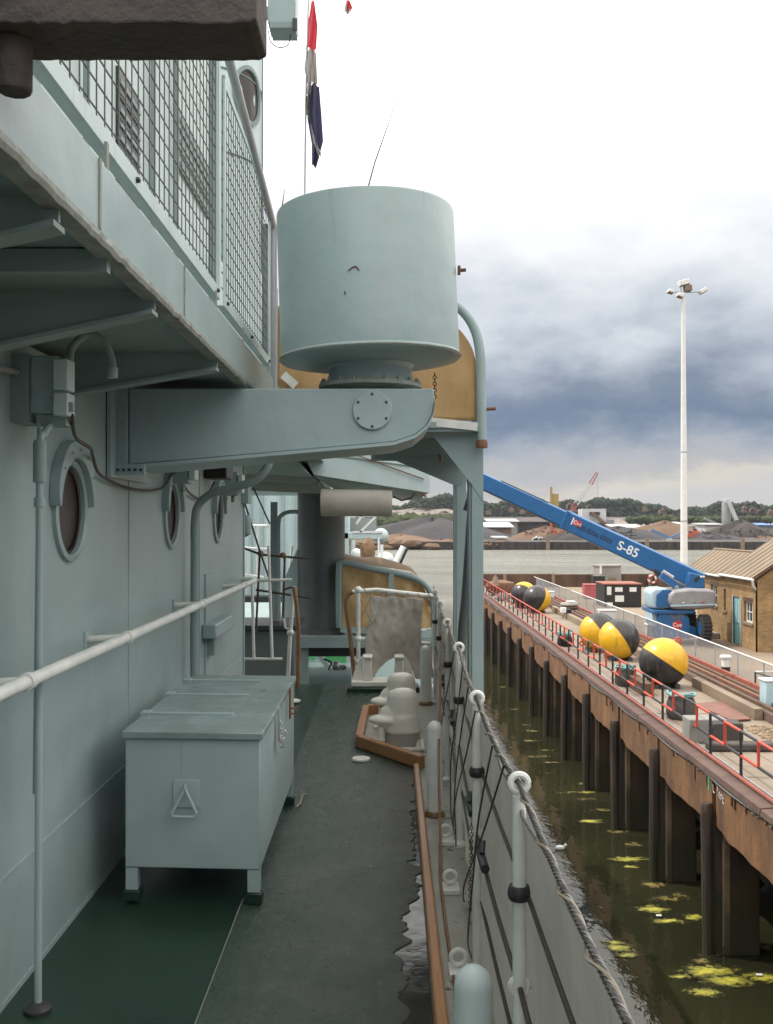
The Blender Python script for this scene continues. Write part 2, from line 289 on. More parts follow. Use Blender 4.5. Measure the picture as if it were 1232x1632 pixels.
# ------------------------------------------------------------------ mesh helpers
OFF = {}
class MB:
    def __init__(s): s.v = []; s.f = []
    def add(s, vs, fs):
        o = len(s.v); s.v += [V(p) for p in vs]; s.f += [tuple(o+i for i in f) for f in fs]; return s
    def box(s, x0, x1, y0, y1, z0, z1):
        vs = [(x, y, z) for z in (z0, z1) for y in (y0, y1) for x in (x0, x1)]
        return s.add(vs, [(0, 2, 3, 1), (4, 5, 7, 6), (0, 1, 5, 4), (2, 6, 7, 3), (0, 4, 6, 2), (1, 3, 7, 5)])
    def hexa(s, p):   # 8 points: bottom 4 ccw, top 4 ccw
        return s.add(p, [(3, 2, 1, 0), (4, 5, 6, 7), (0, 1, 5, 4), (1, 2, 6, 5), (2, 3, 7, 6), (3, 0, 4, 7)])
    def bar(s, a, b, wd, h=None, up=(0, 0, 1)):
        a, b = V(a), V(b); h = h or wd; t = (b-a).normalized(); u = V(up)
        if abs(t.dot(u)) > .98: u = V((0, 1, 0))
        x = t.cross(u).normalized(); y = x.cross(t).normalized()
        c = [(-wd/2, -h/2), (wd/2, -h/2), (wd/2, h/2), (-wd/2, h/2)]
        return s.hexa([a+x*i+y*j for i, j in c]+[b+x*i+y*j for i, j in c])
    def tube(s, pts, r, n=8, cap=True):
        pts = [V(p) for p in pts]; k = len(pts)
        rs = r if isinstance(r, (list, tuple)) else [r]*k
        t = (pts[1]-pts[0]).normalized(); u = V((0, 0, 1)) if abs(t.z) < .9 else V((0, 1, 0))
        x = t.cross(u).normalized(); vs = []; 
        for i, p in enumerate(pts):
            t = (pts[min(i+1, k-1)]-pts[max(i-1, 0)]).normalized()
            x = (x-t*x.dot(t)).normalized(); y = t.cross(x)
            vs += [p+(x*math.cos(2*math.pi*j/n)+y*math.sin(2*math.pi*j/n))*rs[i] for j in range(n)]
        fs = [(i*n+j, i*n+(j+1) % n, (i+1)*n+(j+1) % n, (i+1)*n+j) for i in range(k-1) for j in range(n)]
        if cap: fs += [tuple(reversed(range(n))), tuple((k-1)*n+j for j in range(n))]
        return s.add(vs, fs)
    def lathe(s, prof, c, n=24, axis='Z', sx=1, sy=1):   # prof: (r, h)
        c = V(c); vs = []
        for r, h in prof:
            for j in range(n):
                a = 2*math.pi*j/n; p = (r*math.cos(a)*sx, r*math.sin(a)*sy, h)
                if axis == 'Y': p = (p[0], -p[2], p[1])
                if axis == 'X': p = (p[2], p[0], p[1])
                vs.append(c+V(p))
        k = len(prof)
        fs = [(i*n+j, i*n+(j+1) % n, (i+1)*n+(j+1) % n, (i+1)*n+j) for i in range(k-1) for j in range(n)]
        fs += [tuple(reversed(range(n))), tuple((k-1)*n+j for j in range(n))]
        return s.add(vs, fs)
    def prism(s, poly, d):   # poly 3d points, d extrusion vector
        n = len(poly); a = [V(p) for p in poly]; b = [p+V(d) for p in a]
        return s.add(a+b, [tuple(reversed(range(n))), tuple(range(n, 2*n))]+[(i, (i+1) % n, n+(i+1) % n, n+i) for i in range(n)])
    def torus(s, c, Rm, r, axis='Y', n=20, m=8, arc=(0, 360)):
        c = V(c); pts = []; full = arc[1]-arc[0] >= 360
        for i in range(n+1):
            a = R(arc[0]+(arc[1]-arc[0])*i/n); x, z = Rm*math.cos(a), Rm*math.sin(a)
            pts.append(c+V({'Y': (x, 0, z), 'Z': (x, z, 0), 'X': (0, x, z)}[axis]))
        return s.tube(pts, r, m, cap=not full)
    def grid(s, fn, nu, nv):
        vs = [fn(i/nu, j/nv) for j in range(nv+1) for i in range(nu+1)]
        return s.add(vs, [(j*(nu+1)+i, j*(nu+1)+i+1, (j+1)*(nu+1)+i+1, (j+1)*(nu+1)+i) for j in range(nv) for i in range(nu)])
    def ball(s, c, r, seg=12, ring=8, sc=(1, 1, 1)):
        pr = [(max(1e-4, math.sin(math.pi*i/ring))*r, -math.cos(math.pi*i/ring)*r*sc[2]) for i in range(ring+1)]
        return s.lathe(pr, c, seg, sx=sc[0], sy=sc[1])
    def build(s, name, m, parent=None, label=None, cat=None, group=None, kind=None, smooth=True, bevel=0, solid=0, origin=None):
        me = bpy.data.meshes.new(name)
        if parent is not None: o = OFF[parent.name]
        elif origin is not None: o = V(origin)
        else:
            xs = [p.x for p in s.v]; ys = [p.y for p in s.v]; zs = [p.z for p in s.v]
            o = V(((min(xs)+max(xs))/2, (min(ys)+max(ys))/2, min(zs)))
        me.from_pydata([p-o for p in s.v], [], s.f); me.update()
        bm = bmesh.new(); bm.from_mesh(me); bmesh.ops.recalc_face_normals(bm, faces=bm.faces); bm.to_mesh(me); bm.free()
        me.materials.append(M[m] if isinstance(m, str) else m)
        if smooth:
            for p in me.polygons: p.use_smooth = True
            me.set_sharp_from_angle(angle=R(38))
        ob = bpy.data.objects.new(name, me); COL.objects.link(ob)
        if parent is not None: ob.parent = parent
        else: ob.location = o
        OFF[ob.name] = o
        if solid:
            md = ob.modifiers.new('s', 'SOLIDIFY'); md.thickness = solid; md.offset = 0
        if bevel:
            md = ob.modifiers.new('b', 'BEVEL'); md.width = bevel; md.segments = 2; md.limit_method = 'ANGLE'; md.angle_limit = R(40)
        tag(ob, label, cat, group, kind); return ob
def tag(o, label=None, cat=None, group=None, kind=None):
    if label: o['label'] = label
    if cat: o['category'] = cat
    if group: o['group'] = group
    if kind: o['kind'] = kind
    return o
def thing(name, label, cat, loc, group=None):
    o = bpy.data.objects.new(name, None); COL.objects.link(o); o.location = loc; o.empty_display_size = .1
    OFF[o.name] = V(loc); return tag(o, label, cat, group)
def dup(root, loc, label=None, rz=None, scale=None):
    def cp(o, par):
        c = o.copy(); COL.objects.link(c); c.parent = par
        for ch in list(o.children): cp(ch, c)
        return c
    r = cp(root, None); r.location = loc
    if rz is not None: r.rotation_euler.z = rz
    if scale: r.scale = (scale,)*3
    if label: r['label'] = label
    return r
def W(px, py, d): return V(((px-616)/1600*d, d, (832-py)/1600*d))
def G(px, py, z=-5.5):
    d = -z*1600/(py-832); return V(((px-616)/1600*d, d, z))
def spl(pts, n=6):
    pts = [V(p) for p in pts]; o = []
    for i in range(len(pts)-1):
        p0, p1, p2, p3 = pts[max(i-1, 0)], pts[i], pts[i+1], pts[min(i+2, len(pts)-1)]
        for k in range(n):
            t = k/n
            o.append(.5*((2*p1)+(p2-p0)*t+(2*p0-5*p1+4*p2-p3)*t*t+(3*p1-p0-3*p2+p3)*t**3))
    o.append(pts[-1]); return o
def text(body, name, m, parent, loc, size, rot, shear=0, ext=.004, label=None):
    cu = bpy.data.curves.new(name, 'FONT'); cu.body = body; cu.size = size; cu.extrude = ext; cu.shear = shear; cu.align_x = 'CENTER'; cu.align_y = 'CENTER'; cu.offset = size*.012
    t = bpy.data.objects.new(name, cu); COL.objects.link(t); cu.materials.append(M[m])
    me = t.to_mesh(); me2 = me.copy(); t.to_mesh_clear(); bpy.data.objects.remove(t)
    ob = bpy.data.objects.new(name, me2); COL.objects.link(ob)
    if not me2.materials: me2.materials.append(M[m])
    ob.parent = parent; ob.location = V(loc)-OFF[parent.name]; ob.rotation_euler = rot; OFF[ob.name] = OFF[parent.name]
    if label: ob['label'] = label
    return ob
D = -1.6      # our deck
Q = -5.5      # quay level
WZ = -9.55     # water level
ORD = ['nearest', 'second', 'third', 'fourth', 'fifth', 'sixth', 'seventh', 'eighth', 'ninth', 'tenth', 'eleventh', 'twelfth', 'thirteenth', 'fourteenth', 'fifteenth', 'sixteenth', 'seventeenth', 'eighteenth']
# ================================================================== SETTING
MB().add([(-3000, -60, WZ), (3000, -60, WZ), (3000, 1200, WZ), (-3000, 1200, WZ)], [(0, 1, 2, 3)]).build('water', 'water', kind='structure', smooth=False)
# our ship's deck -----------------------------------------------------
def rx(y):     # line of the guard rail
    P = [(-2, .30), (2.39, .315), (3.54, .318), (4.96, .357), (6.2, .375), (7.6, .402), (8.9, .43), (9.75, .46), (30, .9)]
    for (a, xa), (b, xb) in zip(P, P[1:]):
        if y <= b: return xa+(xb-xa)*(y-a)/(b-a)
def hx(y): return rx(y)+.22+.06*max(0, min(1, (y-4)/3))
ys = [-1.5, 0, 1, 2, 3, 4, 5, 6, 7, 8, 9, 9.92]
m = MB()
for a, b in zip(ys, ys[1:]):
    m.hexa([(-1.262, a, D-.02), (hx(a), a, D-.02), (hx(b), b, D-.02), (-1.262, b, D-.02), (-1.262, a, D), (hx(a), a, D), (hx(b), b, D), (-1.262, b, D)])
m.build('deck', 'asphalt_green', kind='structure', smooth=False)
hull = thing('ship_hull', 'grey green painted hull side of the ship below the near deck edge', 'ship hull', (.5, 5, WZ))
m = MB(); hy = [-1.5, 2, 5, 8, 9.9, 14, 20, 30]
for a, b in zip(hy, hy[1:]):
    m.add([(hx(a)-.06, a, WZ-1), (hx(b)-.06, b, WZ-1), (hx(b), b, D-.03 if b <= 9.95 else -3.92), (hx(a), a, D-.03 if a <= 9.95 else -3.92)], [(0, 1, 2, 3)])
m.build('side_plating', 'paint', hull, smooth=False)
MB().box(-7, .66, 9.9, 9.92, -3.9, D-.02).build('break_bulkhead', 'paint_soffit', hull)
MB().box(-7, 1.0, 9.93, 60, -3.95, -3.9).build('lower_deck', 'aqua_deck', kind='structure')
# deck covering with its ragged edge, smooth strip on the left
m = MB(); pts = []
ed = []
y = 1.0
while y < 9.9:
    base = .155+.0067*(y-3.2) if y > 6.3 else .10
    if y <= 6.3:
        KP = [(.9, .05), (3.0, .058), (3.35, .062), (3.6, .055), (3.85, .058), (4.0, .080), (4.15, .085), (4.3, .128), (4.6, .142), (4.85, .122), (5.1, .14), (5.45, .132), (5.7, .16), (6.3, .17)]
        for (ka, va), (kb_, vb) in zip(KP, KP[1:]):
            if ka <= y <= kb_: base = va+(vb-va)*(y-ka)/(kb_-ka)
        base += .050*mn.noise(V((y*9, 0, 0)))+.03*mn.noise(V((y*27, 3, 0)))+random.uniform(-.004, .004)
    ed.append((min(base, .155+.0067*(y-3.2)-.004), y)); y += .018
vs = [(-.605, yy, D+.009) for x, yy in ed]+[(x, yy, D+.009) for x, yy in ed]+[(x+.008, yy, D+.0005) for x, yy in ed]
k = len(ed)
fs = [(i, k+i, k+i+1, i+1) for i in range(k-1)]+[(k+i, 2*k+i, 2*k+i+1, k+i+1) for i in range(k-1)]
vs += [(-.605, ed[0][1], D), (-.605, ed[-1][1], D)]; fs.append(tuple(range(k-1, -1, -1))[:0] or (0, k-1, len(vs)-1, len(vs)-2))
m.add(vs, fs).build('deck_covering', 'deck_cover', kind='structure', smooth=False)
MB().box(-.609, -.604, 1, 4.25, D, D+.011).build('deck_seam', 'canvas_grey', kind='structure')
MB().add([(-.02, 1, D+.004), (.150, 1, D+.004), (.168, 6.4, D+.004), (-.02, 6.4, D+.004)], [(0, 1, 2, 3)]).build('puddle', 'puddle', kind='structure', smooth=False)
# waterway outside the timber strip
m = MB(); gy = [-1, 1, 2, 3, 4, 5, 6, 7, 8, 9, 9.9]
for a, b in zip(gy, gy[1:]): m.add([(.17+.0067*(a-3.2), a, D+.005), (hx(a)-.01, a, D+.005), (hx(b)-.01, b, D+.005), (.17+.0067*(b-3.2), b, D+.005)], [(0, 1, 2, 3)])
m.build('waterway', 'gutter_paint', kind='structure', smooth=False)
m = MB(); m.hexa([(.135, .9, D+.004), (.185, .9, D+.004), (.212, 6.42, D+.004), (.168, 6.42, D+.004), (.139, .9, D+.062), (.180, .9, D+.062), (.208, 6.42, D+.062), (.172, 6.42, D+.062)])
m.build('timber_edging', 'wood', label='long varnished timber strip between the green deck and the grey waterway', cat='timber strip', bevel=.008)
# ---------------------------------------------------------------- superstructure wall with real porthole openings
WX = -1.26
sup = thing('superstructure', 'pale grey green steel superstructure side with round portholes left of the deck', 'superstructure', (-1.4, 4, D))
PH = [(2.93, .05), (3.98, .045), (5.86, .045), (7.47, .045)]
m = MB(); z0, z1 = D, .62; c0 = -.30; c1 = .38; hr = .178
m.add([(WX, -1, z0), (WX, 8.84, z0), (WX, 8.84, c0), (WX, -1, c0)], [(0, 1, 2, 3)])
m.add([(WX, -1, c1), (WX, 8.84, c1), (WX, 8.84, z1), (WX, -1, z1)], [(0, 1, 2, 3)])
yp = -1
for yc, zc in PH:
    m.add([(WX, yp, c0), (WX, yc-.34, c0), (WX, yc-.34, c1), (WX, yp, c1)], [(0, 1, 2, 3)])
    n = 40; ring = [(yc+hr*math.cos(2*math.pi*i/n), zc+hr*math.sin(2*math.pi*i/n)) for i in range(n)]
    def sq(a):
        c, s = math.cos(a), math.sin(a); t = 1/max(abs(c)/.34, (abs(s)/((c1-zc) if s > 0 else (zc-c0)) if abs(s) > 1e-6 else 0))
        return (yc+c*t, zc+s*t)
    outr = [sq(2*math.pi*i/n) for i in range(n)]
    vs = [(WX, a, b) for a, b in ring]+[(WX, a, b) for a, b in outr]
    m.add(vs, [(i, (i+1) % n, n+(i+1) % n, n+i) for i in range(n)])
    for ca, (cy, cz) in ((math.atan2(c1-zc, .34), (yc+.34, c1)), (math.pi-math.atan2(c1-zc, .34), (yc-.34, c1)), (-math.atan2(zc-c0, .34), (yc+.34, c0)), (math.pi+math.atan2(zc-c0, .34), (yc-.34, c0))):
        ca %= 2*math.pi; i = int(ca/(2*math.pi/n)); m.add([(WX, *outr[i]), (WX, cy, cz), (WX, *outr[(i+1) % n])], [(0, 1, 2)])
    yp = yc+.34
m.add([(WX, yp, c0), (WX, 8.84, c0), (WX, 8.84, c1), (WX, yp, c1)], [(0, 1, 2, 3)])
m.add([(WX, 8.84, z0), (-4, 8.84, z0), (-4, 8.84, z1), (WX, 8.84, z1)], [(0, 1, 2, 3)])
m.add([(WX-.4, -1, z0), (WX-.4, 8.8, z0), (WX-.4, 8.8, z1), (WX-.4, -1, z1)], [(0, 1, 2, 3)])
m.build('wall_plate', 'paint', sup, smooth=False)
m = MB()   # weld seams and stiffeners
for yy in (4.9, 6.75): m.box(WX, WX+.004, yy, yy+.012, D, .6)
m.box(WX, WX+.004, -1, 8.84, -1.18, -1.168); m.box(WX-.01, WX+.003, -1, 8.85, D, D+.02); m.box(WX-.02, WX+.012, 8.81, 8.852, D, .6)
m.box(WX, WX+.010, 6.95, 8.70, -1.12, -.36)
m.build('weld_seam', 'paint', sup)
for k_, (yc, zc) in enumerate(PH):
    p = MB().lathe([(hr+.022, -.012), (hr+.022, .014), (hr+.006, .022), (hr-.004, .014), (hr-.004, -.16), (hr-.001, -.165)], (WX, yc, zc), 40, 'X').f
    mm = MB(); n = 40; prof = [(hr-.002, -.012), (hr-.002, .012), (hr+.006, .022), (hr+.024, .016), (hr+.026, -.004)]
    for r_, h_ in prof:
        for j in range(n): a = 2*math.pi*j/n; mm.v.append(V((WX+h_, yc+r_*math.cos(a), zc+r_*math.sin(a))))
    mm.f = [(i*n+j, i*n+(j+1) % n, (i+1)*n+(j+1) % n, (i+1)*n+j) for i in range(len(prof)-1) for j in range(n)]
    rim = mm.build('porthole', 'paint_clean', sup)
    MB().lathe([(hr-.002, -.014), (hr-.003, -.10), (hr-.03, -.105), (hr-.034, -.12), (hr-.04, -.16)], (WX, yc, zc), 40, 'X').build('inner_rim', 'porthole_red', rim)
    MB().lathe([(hr-.03, -.104), (hr-.03, -.098)], (WX, yc, zc), 40, 'X').build('pane', 'dark_glass', rim)
    MB().torus((WX-.012, yc, zc), hr-.008, .009, 'X', 36, 6).build('gasket', 'porthole_red', rim)
    # rain hood: tapering crescent standing off the wall
    h = MB(); n = 28; vs = []
    for i in range(n+1):
        t = i/n; a = R(4+172*t); wd = .016+.055*math.sin(math.pi*t)**.7; ri = hr+.030; ro = ri+wd
        for r_, xx in ((ri, .0), (ri, .042), (ro, .042), (ro, .0)): vs.append((WX+xx, yc+r_*math.cos(a), zc+r_*math.sin(a)))
    fs = [(i*4+j, i*4+(j+1) % 4, i*4+4+(j+1) % 4, i*4+4+j) for i in range(n) for j in range(4)]+[(0, 1, 2, 3), (n*4+3, n*4+2, n*4+1, n*4)]
    h.add(vs, fs)
    hd = h.build('rain_hood', 'paint_clean', sup, bevel=.003)
    bb = MB()
    for a in range(35, 160, 26): bb.lathe([(.006, 0), (.006, .006), (.002, .009)], (WX+.042, yc+(hr+.055)*math.cos(R(a)), zc+(hr+.065)*math.sin(R(a))), 6, 'X')
    bb.build('rivets', 'paint', hd, kind='stuff')
# ---------------------------------------------------------------- overhead deck and its bulwark
BX = -.66
ov = thing('overhead_deck', 'overhanging steel bridge deck with riveted bulwark and tapered brackets above the left wall', 'overhead deck', (-1, 3, .6))
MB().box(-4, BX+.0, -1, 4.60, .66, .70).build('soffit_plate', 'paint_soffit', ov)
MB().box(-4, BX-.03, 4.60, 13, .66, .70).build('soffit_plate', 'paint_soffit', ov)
m = MB(); m.box(BX, BX+.012, -1, 5.6, .655, .82); m.box(BX+.002, BX+.010, 5.6, 9, .70, .82)
m.build('bulwark_plate', 'paint_clean', ov, bevel=.002)
m = MB(); vs = []; nst = 220
for i in range(nst+1):
    y = -1+5.6*i/nst; a_ = .004*mn.noise(V((y*14, 0, 0)))+.002*mn.noise(V((y*50, 1, 0))); b_ = .004*mn.noise(V((y*17, 5, 0)))
    vs += [(BX-.035, y, .632), (BX+.014+b_, y, .629+a_), (BX+.019+b_, y, .640+a_), (BX+.018, y, .654), (BX-.035, y, .654)]
m.add(vs, [(i*5+c, i*5+(c+1) % 5, i*5+5+(c+1) % 5, i*5+5+c) for i in range(nst) for c in range(5)]+[(0, 1, 2, 3, 4), (nst*5+4, nst*5+3, nst*5+2, nst*5+1, nst*5)])
m.build('bottom_flange', 'paint_edge', ov, smooth=False)
for yy in (1.35, 2.25, 3.2): 
    MB().box(BX+.012, BX+.016, yy, yy+.014, .66, .82).build('weld_seam', 'paint_edge', ov)
for yb in (.9, 2.02, 2.86, 3.92):
    zb = .552 if yb < 3.5 else .580
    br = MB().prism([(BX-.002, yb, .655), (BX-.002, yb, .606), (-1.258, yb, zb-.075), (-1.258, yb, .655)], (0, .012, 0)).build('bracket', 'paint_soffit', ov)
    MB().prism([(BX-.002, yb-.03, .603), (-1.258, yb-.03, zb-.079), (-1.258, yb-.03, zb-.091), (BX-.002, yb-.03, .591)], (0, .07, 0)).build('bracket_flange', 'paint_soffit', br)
MB().box(-1.25, BX-.01, 2.40, 2.43, .60, .655).build('deck_beam', 'paint_soffit', ov)
# mesh screens ---------------------------------------------------------
def screen(y0, y1, z0, z1, label):
    t = thing('mesh_screen', label, 'mesh screen', (BX, (y0+y1)/2, z0), 'steel mesh screens above the bulwark')
    fw = .045
    f = MB(); f.box(BX-.004, BX+.004, y0, y1, z0, z0+fw); f.box(BX-.03, BX-.004, y0, y1, z0, z0+.005)
    f.box(BX-.0035, BX+.0045, y0, y0+.028, z0+fw, z1-fw*.6); f.box(BX-.0035, BX+.0045, y1-.028, y1, z0+fw, z1-fw*.6); f.box(BX-.004, BX+.004, y0, y1, z1-fw*.6, z1)
    f.build('frame', 'paint_pale', t, bevel=.001)
    wv = MB(); yy = y0+.04
    while yy < y1-.02: wv.bar((BX-.007, yy+random.uniform(-.003, .003), z0+.03), (BX-.007, yy+random.uniform(-.003, .003), z1-.02), .0032); yy += .064
    zz = z0+.08
    while zz < z1-.03: wv.bar((BX-.012, y0+.02, zz), (BX-.012, y1-.02, zz), .0032); zz += .064
    wv.build('wire_mesh', 'mesh_wire', t, smooth=False)
    for yy in (y0+.5*(y1-y0)-.3, y1-.12):
        MB().box(BX+.004, BX+.010, yy, yy+.018, z0-.065, z0+.01).build('mounting_lug', 'paint_edge', t)
    for yy in (y0+.06, (y0+y1)/2, y1-.07):
        MB().lathe([(.008, 0), (.008, .008), (.004, .011)], (BX+.004, yy, z0+.022), 6, 'X').build('bolt', 'black_metal', t)
screen(1.3, 3.95, .875, 1.86, 'large near mesh screen of dark wire above the left bulwark')
screen(4.06, 5.66, .875, 1.80, 'shorter far mesh screen behind the round drum, beside the handrail')
m = MB().tube([(BX+.01, 1.2, 1.94), (BX+.01, 3.9, 1.94), (BX+.01, 5.75, 1.70), (BX+.01, 5.78, .75)], .021, 10)
hrl = m.build('upper_handrail', 'galv', label='grey tubular handrail along the top of the mesh screens', cat='handrail')
for yy in (4.0, 5.72):
    MB().tube([(BX-.035, yy, .70), (BX-.035, yy, 1.9 if yy < 5 else 1.7)], .017, 8).build('post', 'paint_soffit', hrl)
# timber beam projecting over the bulwark
t = thing('timber_beam', 'rough dark timber beam sticking out overhead at the top left', 'timber beam', (-.66, 1.66, .8))
m = MB(); n = 44; vs = []
for i in range(n+1):
    x = -.80+(.80-.208)*i/n; j = random.uniform(-.0022, .0022)
    e_ = .006 if i == n else 0
    vs += [(x, 1.60, .799+j+e_), (x, 1.74, .802+j*.5+e_), (x, 1.74, .96-e_), (x, 1.60, .96-e_)]
fs = [(i*4+j, i*4+(j+1) % 4, i*4+4+(j+1) % 4, i*4+4+j) for i in range(n) for j in range(4)]+[(0, 1, 2, 3), (n*4+3, n*4+2, n*4+1, n*4)]
m.add(vs, fs).build('baulk', 'dark_timber', t, smooth=False, bevel=.004)
MB().lathe([(.026, .712), (.03, .722), (.0305, .80)], (-.618, 1.66, 0), 10, sx=1).build('support_stub', 'dark_timber', t, bevel=.003)
# upper superstructure behind the screens -------------------------------
u = thing('bridge_house', 'tall pale bridge house with dark louvres seen through the wire mesh', 'bridge house', (-2.5, 7, .7))
MB().box(-4.2, -1.72, 1.2, 10.6, .70, 4.7).build('wall_block', 'paint_pale', u, bevel=.01)
for (a, b, c, d_) in ((6.35, 6.9, 1.95, 2.9), (8.2, 9.6, 2.9, 3.4)):
    lv = MB().box(-1.73, -1.70, a, b, c, d_).build('louvre', 'black_metal' if a < 7 else 'paint_soffit', u)
    sl_ = MB(); zz = c+.05
    while zz < d_-.04: sl_.bar((-1.695, a+.02, zz), (-1.695, b-.02, zz), .012, .03); zz += .09
    sl_.build('louvre_blades', 'paint_soffit', lv)
for (a, b, c, d_) in ((7.5, 7.9, 1.3, 1.9), (9.0, 9.4, 1.2, 2.3), (3.6, 4.1, 1.2, 2.7), (9.7, 10.2, 1.5, 2.6)):
    MB().box(-1.73, -1.64, a, b, c, d_).build('locker_box', 'paint_pale', u, bevel=.01)
for yy in (4.8, 5.6, 7.2, 8.0, 10.3): MB().tube([(-1.68, yy, .72), (-1.68, yy, 4.6)], .02, 6).build('pipe', 'paint_soffit', u)
MB().box(-1.72, -1.5, 7.3, 8.1, 1.0, 1.06).build('shelf', 'black_metal', u)
fn = thing('ventilator_trunk', 'tall pale round ventilator trunk with a dark oval opening behind the mesh', 'ventilator trunk', (-2.35, 12, .7))
MB().lathe([(.84, .7), (.84, 6.6), (.80, 6.7)], (-2.35, 12, 0), 40).build('casing', 'paint_pale', fn)
for zz in (4.2, 5.15): MB().torus((-2.35, 12, zz), .845, .012, 'Z', 40, 6).build('seam_band', 'paint_soffit', fn)
a0 = R(-27); c = V((-2.35+.84*math.cos(a0), 12+.84*math.sin(a0), 4.95)); nr = V((math.cos(a0), math.sin(a0), 0)); tg = V((-math.sin(a0), math.cos(a0), 0))
mm = MB(); n = 28; vs = []
for k_, (s_, o_) in enumerate(((1.0, .005), (1.0, .03), (.86, .032), (.84, -.01))):
    for i in range(n):
        a = 2*math.pi*i/n; u_ = .27*s_*math.cos(a); ang = u_/.84
        vs.append(V((-2.35, 12, 4.95))+V((math.cos(a0+ang), math.sin(a0+ang), 0))*(.84+o_)+V((0, 0, .34*s_*math.sin(a))))
mm.add(vs, [(k_*n+i, k_*n+(i+1) % n, (k_+1)*n+(i+1) % n, (k_+1)*n+i) for k_ in range(3) for i in range(n)]).build('opening_rim', 'paint_soffit', fn)
mm = MB(); vs = []
for i in range(n):
    a = 2*math.pi*i/n; ang = .24*math.cos(a)/.84; vs.append(V((-2.35, 12, 4.95))+V((math.cos(a0+ang), math.sin(a0+ang), 0))*.846+V((0, 0, .30*math.sin(a))))
vs.append(V((-2.35, 12, 4.95))+nr*.848); mm.add(vs, [(i, (i+1) % n, n) for i in range(n)]).build('opening', 'porthole_red', fn)
m = MB().tube([(-1.49, 12, 3), (-1.49, 12, 6.6)], .012, 6); 
m.build('conduit', 'paint_soffit', fn)
# box on a bracket up by the trunk
t = thing('junction_box', 'grey box with a drooping loop of cable high against the white sky', 'junction box', W(450, 45, 8))
p = W(428, 48, 8); q = W(472, -30, 8)
MB().box(p.x, q.x, 7.9, 8.15, p.z+.03, q.z).build('case', 'paint_clean', t, bevel=.006)
MB().box(p.x+.02, q.x+.0, 7.88, 8.1, p.z-.02, p.z+.027).build('base', 'paint_soffit', t)
MB().box(-1.9, p.x-.002, 7.98, 8.05, p.z+.12, p.z+.2).build('bracket_arm', 'paint_soffit', t)
MB().box(q.x-.022, q.x+.015, 7.87, 7.9, p.z-.04, p.z+.05).build('latch', 'black_metal', t)
MB().tube(spl([W(427, 45, 8), W(430, 62, 8), W(443, 72, 8), W(458, 68, 8), W(463, 50, 8)]), .0045, 5).build('cable_loop', 'wire', t)
# girder and drum ---------------------------------------------------------
gd = thing('support_girder', 'box girder arm with rounded end reaching out from the left wall over the walkway', 'girder', (-.6, 4.7, .4))
poly = [(-1.18, .612), (.215, .612)]
pz = [(.222, .56), (.213, .50), (.185, .445), (.13, .40), (.03, .368), (-.35, .335), (-1.18, .262)]
m = MB().prism([(x, 4.60, z) for x, z in poly+pz], (0, .48, 0)); m.build('web', 'paint', gd, bevel=.004)
pts = [(.222, .56), (.213, .50), (.185, .445), (.13, .40), (.03, .368), (-.35, .335), (-1.18, .262)]
m = MB()
for (x1, z1_), (x2, z2_) in zip(pts, pts[1:]):
    m.hexa([(x1, 4.572, z1_-.018), (x2, 4.572, z2_-.018), (x2, 5.1, z2_-.018), (x1, 5.1, z1_-.018), (x1, 4.572, z1_-.003), (x2, 4.572, z2_-.003), (x2, 5.1, z2_-.003), (x1, 5.1, z1_-.003)])
m.build('bottom_flange', 'paint_clean', gd)
MB().lathe([(.09, 0), (.09, .012), (.087, .015)], (-.065, 4.60, .512), 40, 'Y').build('access_cover', 'paint_clean', gd)
for i in range(6):
    a = R(30+60*i); MB().lathe([(.006, 0), (.006, .007), (.003, .009)], (-.065+.074*math.cos(a), 4.586, .512+.074*math.sin(a)), 6, 'Y').build('bolt', 'black_metal', gd)
m = MB(); m.box(-1.255, -1.235, 4.50, 5.2, .20, .66); m.box(-1.235, -1.185, 4.585, 4.61, .23, .64); m.box(-1.24, -1.10, 4.56, 4.60, .215, .262)
m.build('wall_flange', 'paint', gd, bevel=.002)
for i in range(5): MB().lathe([(.007, 0), (.007, .006)], (-1.22+i*.026, 4.56, .237), 8, 'Y').build('bolt', 'black_metal', gd)
for i in range(5): MB().lathe([(.006, 0), (.006, .006)], (-1.205, 4.585, .3+i*.075), 6, 'Y').build('bolt', 'paint_edge', gd)
dr = thing('drum_housing', 'large grey green cylindrical drum housing bolted on top of the girder end', 'drum housing', (-.08, 4.88, .615))
dc = (-.078, 4.88, 0); m = MB()
m.lathe([(.28, .755), (.432, .782), (.4385, .788), (.4385, .80), (.433, .806), (.430, 1.485), (.426, 1.497), (.395, 1.503), (.01, 1.515)], dc, 96)
for i, p in enumerate(m.v): m.v[i] = V((p.x-.038*(p.z-.79), p.y, p.z+.03*(p.x+.078)))
m.build('drum', 'paint', dr)
m = MB().torus((-.078, 4.88, .794), .438, .005, 'Z', 72, 6); 
for i, p in enumerate(m.v): m.v[i] = V((p.x, p.y, p.z+.03*(p.x+.078)))
m.build('rim_bead', 'paint_edge', dr)
MB().lathe([(.225, .668), (.205, .70), (.20, .74), (.215, .765), (.22, .79)], (-.078, 4.88, 0), 48).build('pedestal', 'paint', dr)
MB().lathe([(.17, .612), (.18, .63), (.24, .640), (.252, .646), (.252, .662), (.245, .668)], (-.078, 4.88, 0), 48).build('base_flange', 'paint_edge', dr)
for i in range(20):
    a = 2*math.pi*i/20; MB().lathe([(.010, .6681), (.010, .683), (.006, .688)], (-.078+.235*math.cos(a), 4.88+.235*math.sin(a), 0), 6).build('bolt', 'paint_edge', dr)
m = MB().box(.345, .358, 4.84, 4.87, 1.20, 1.24).tube([(.355, 4.855, 1.22), (.385, 4.855, 1.222)], .009, 6); m.build('drain_plug', 'rust', dr)
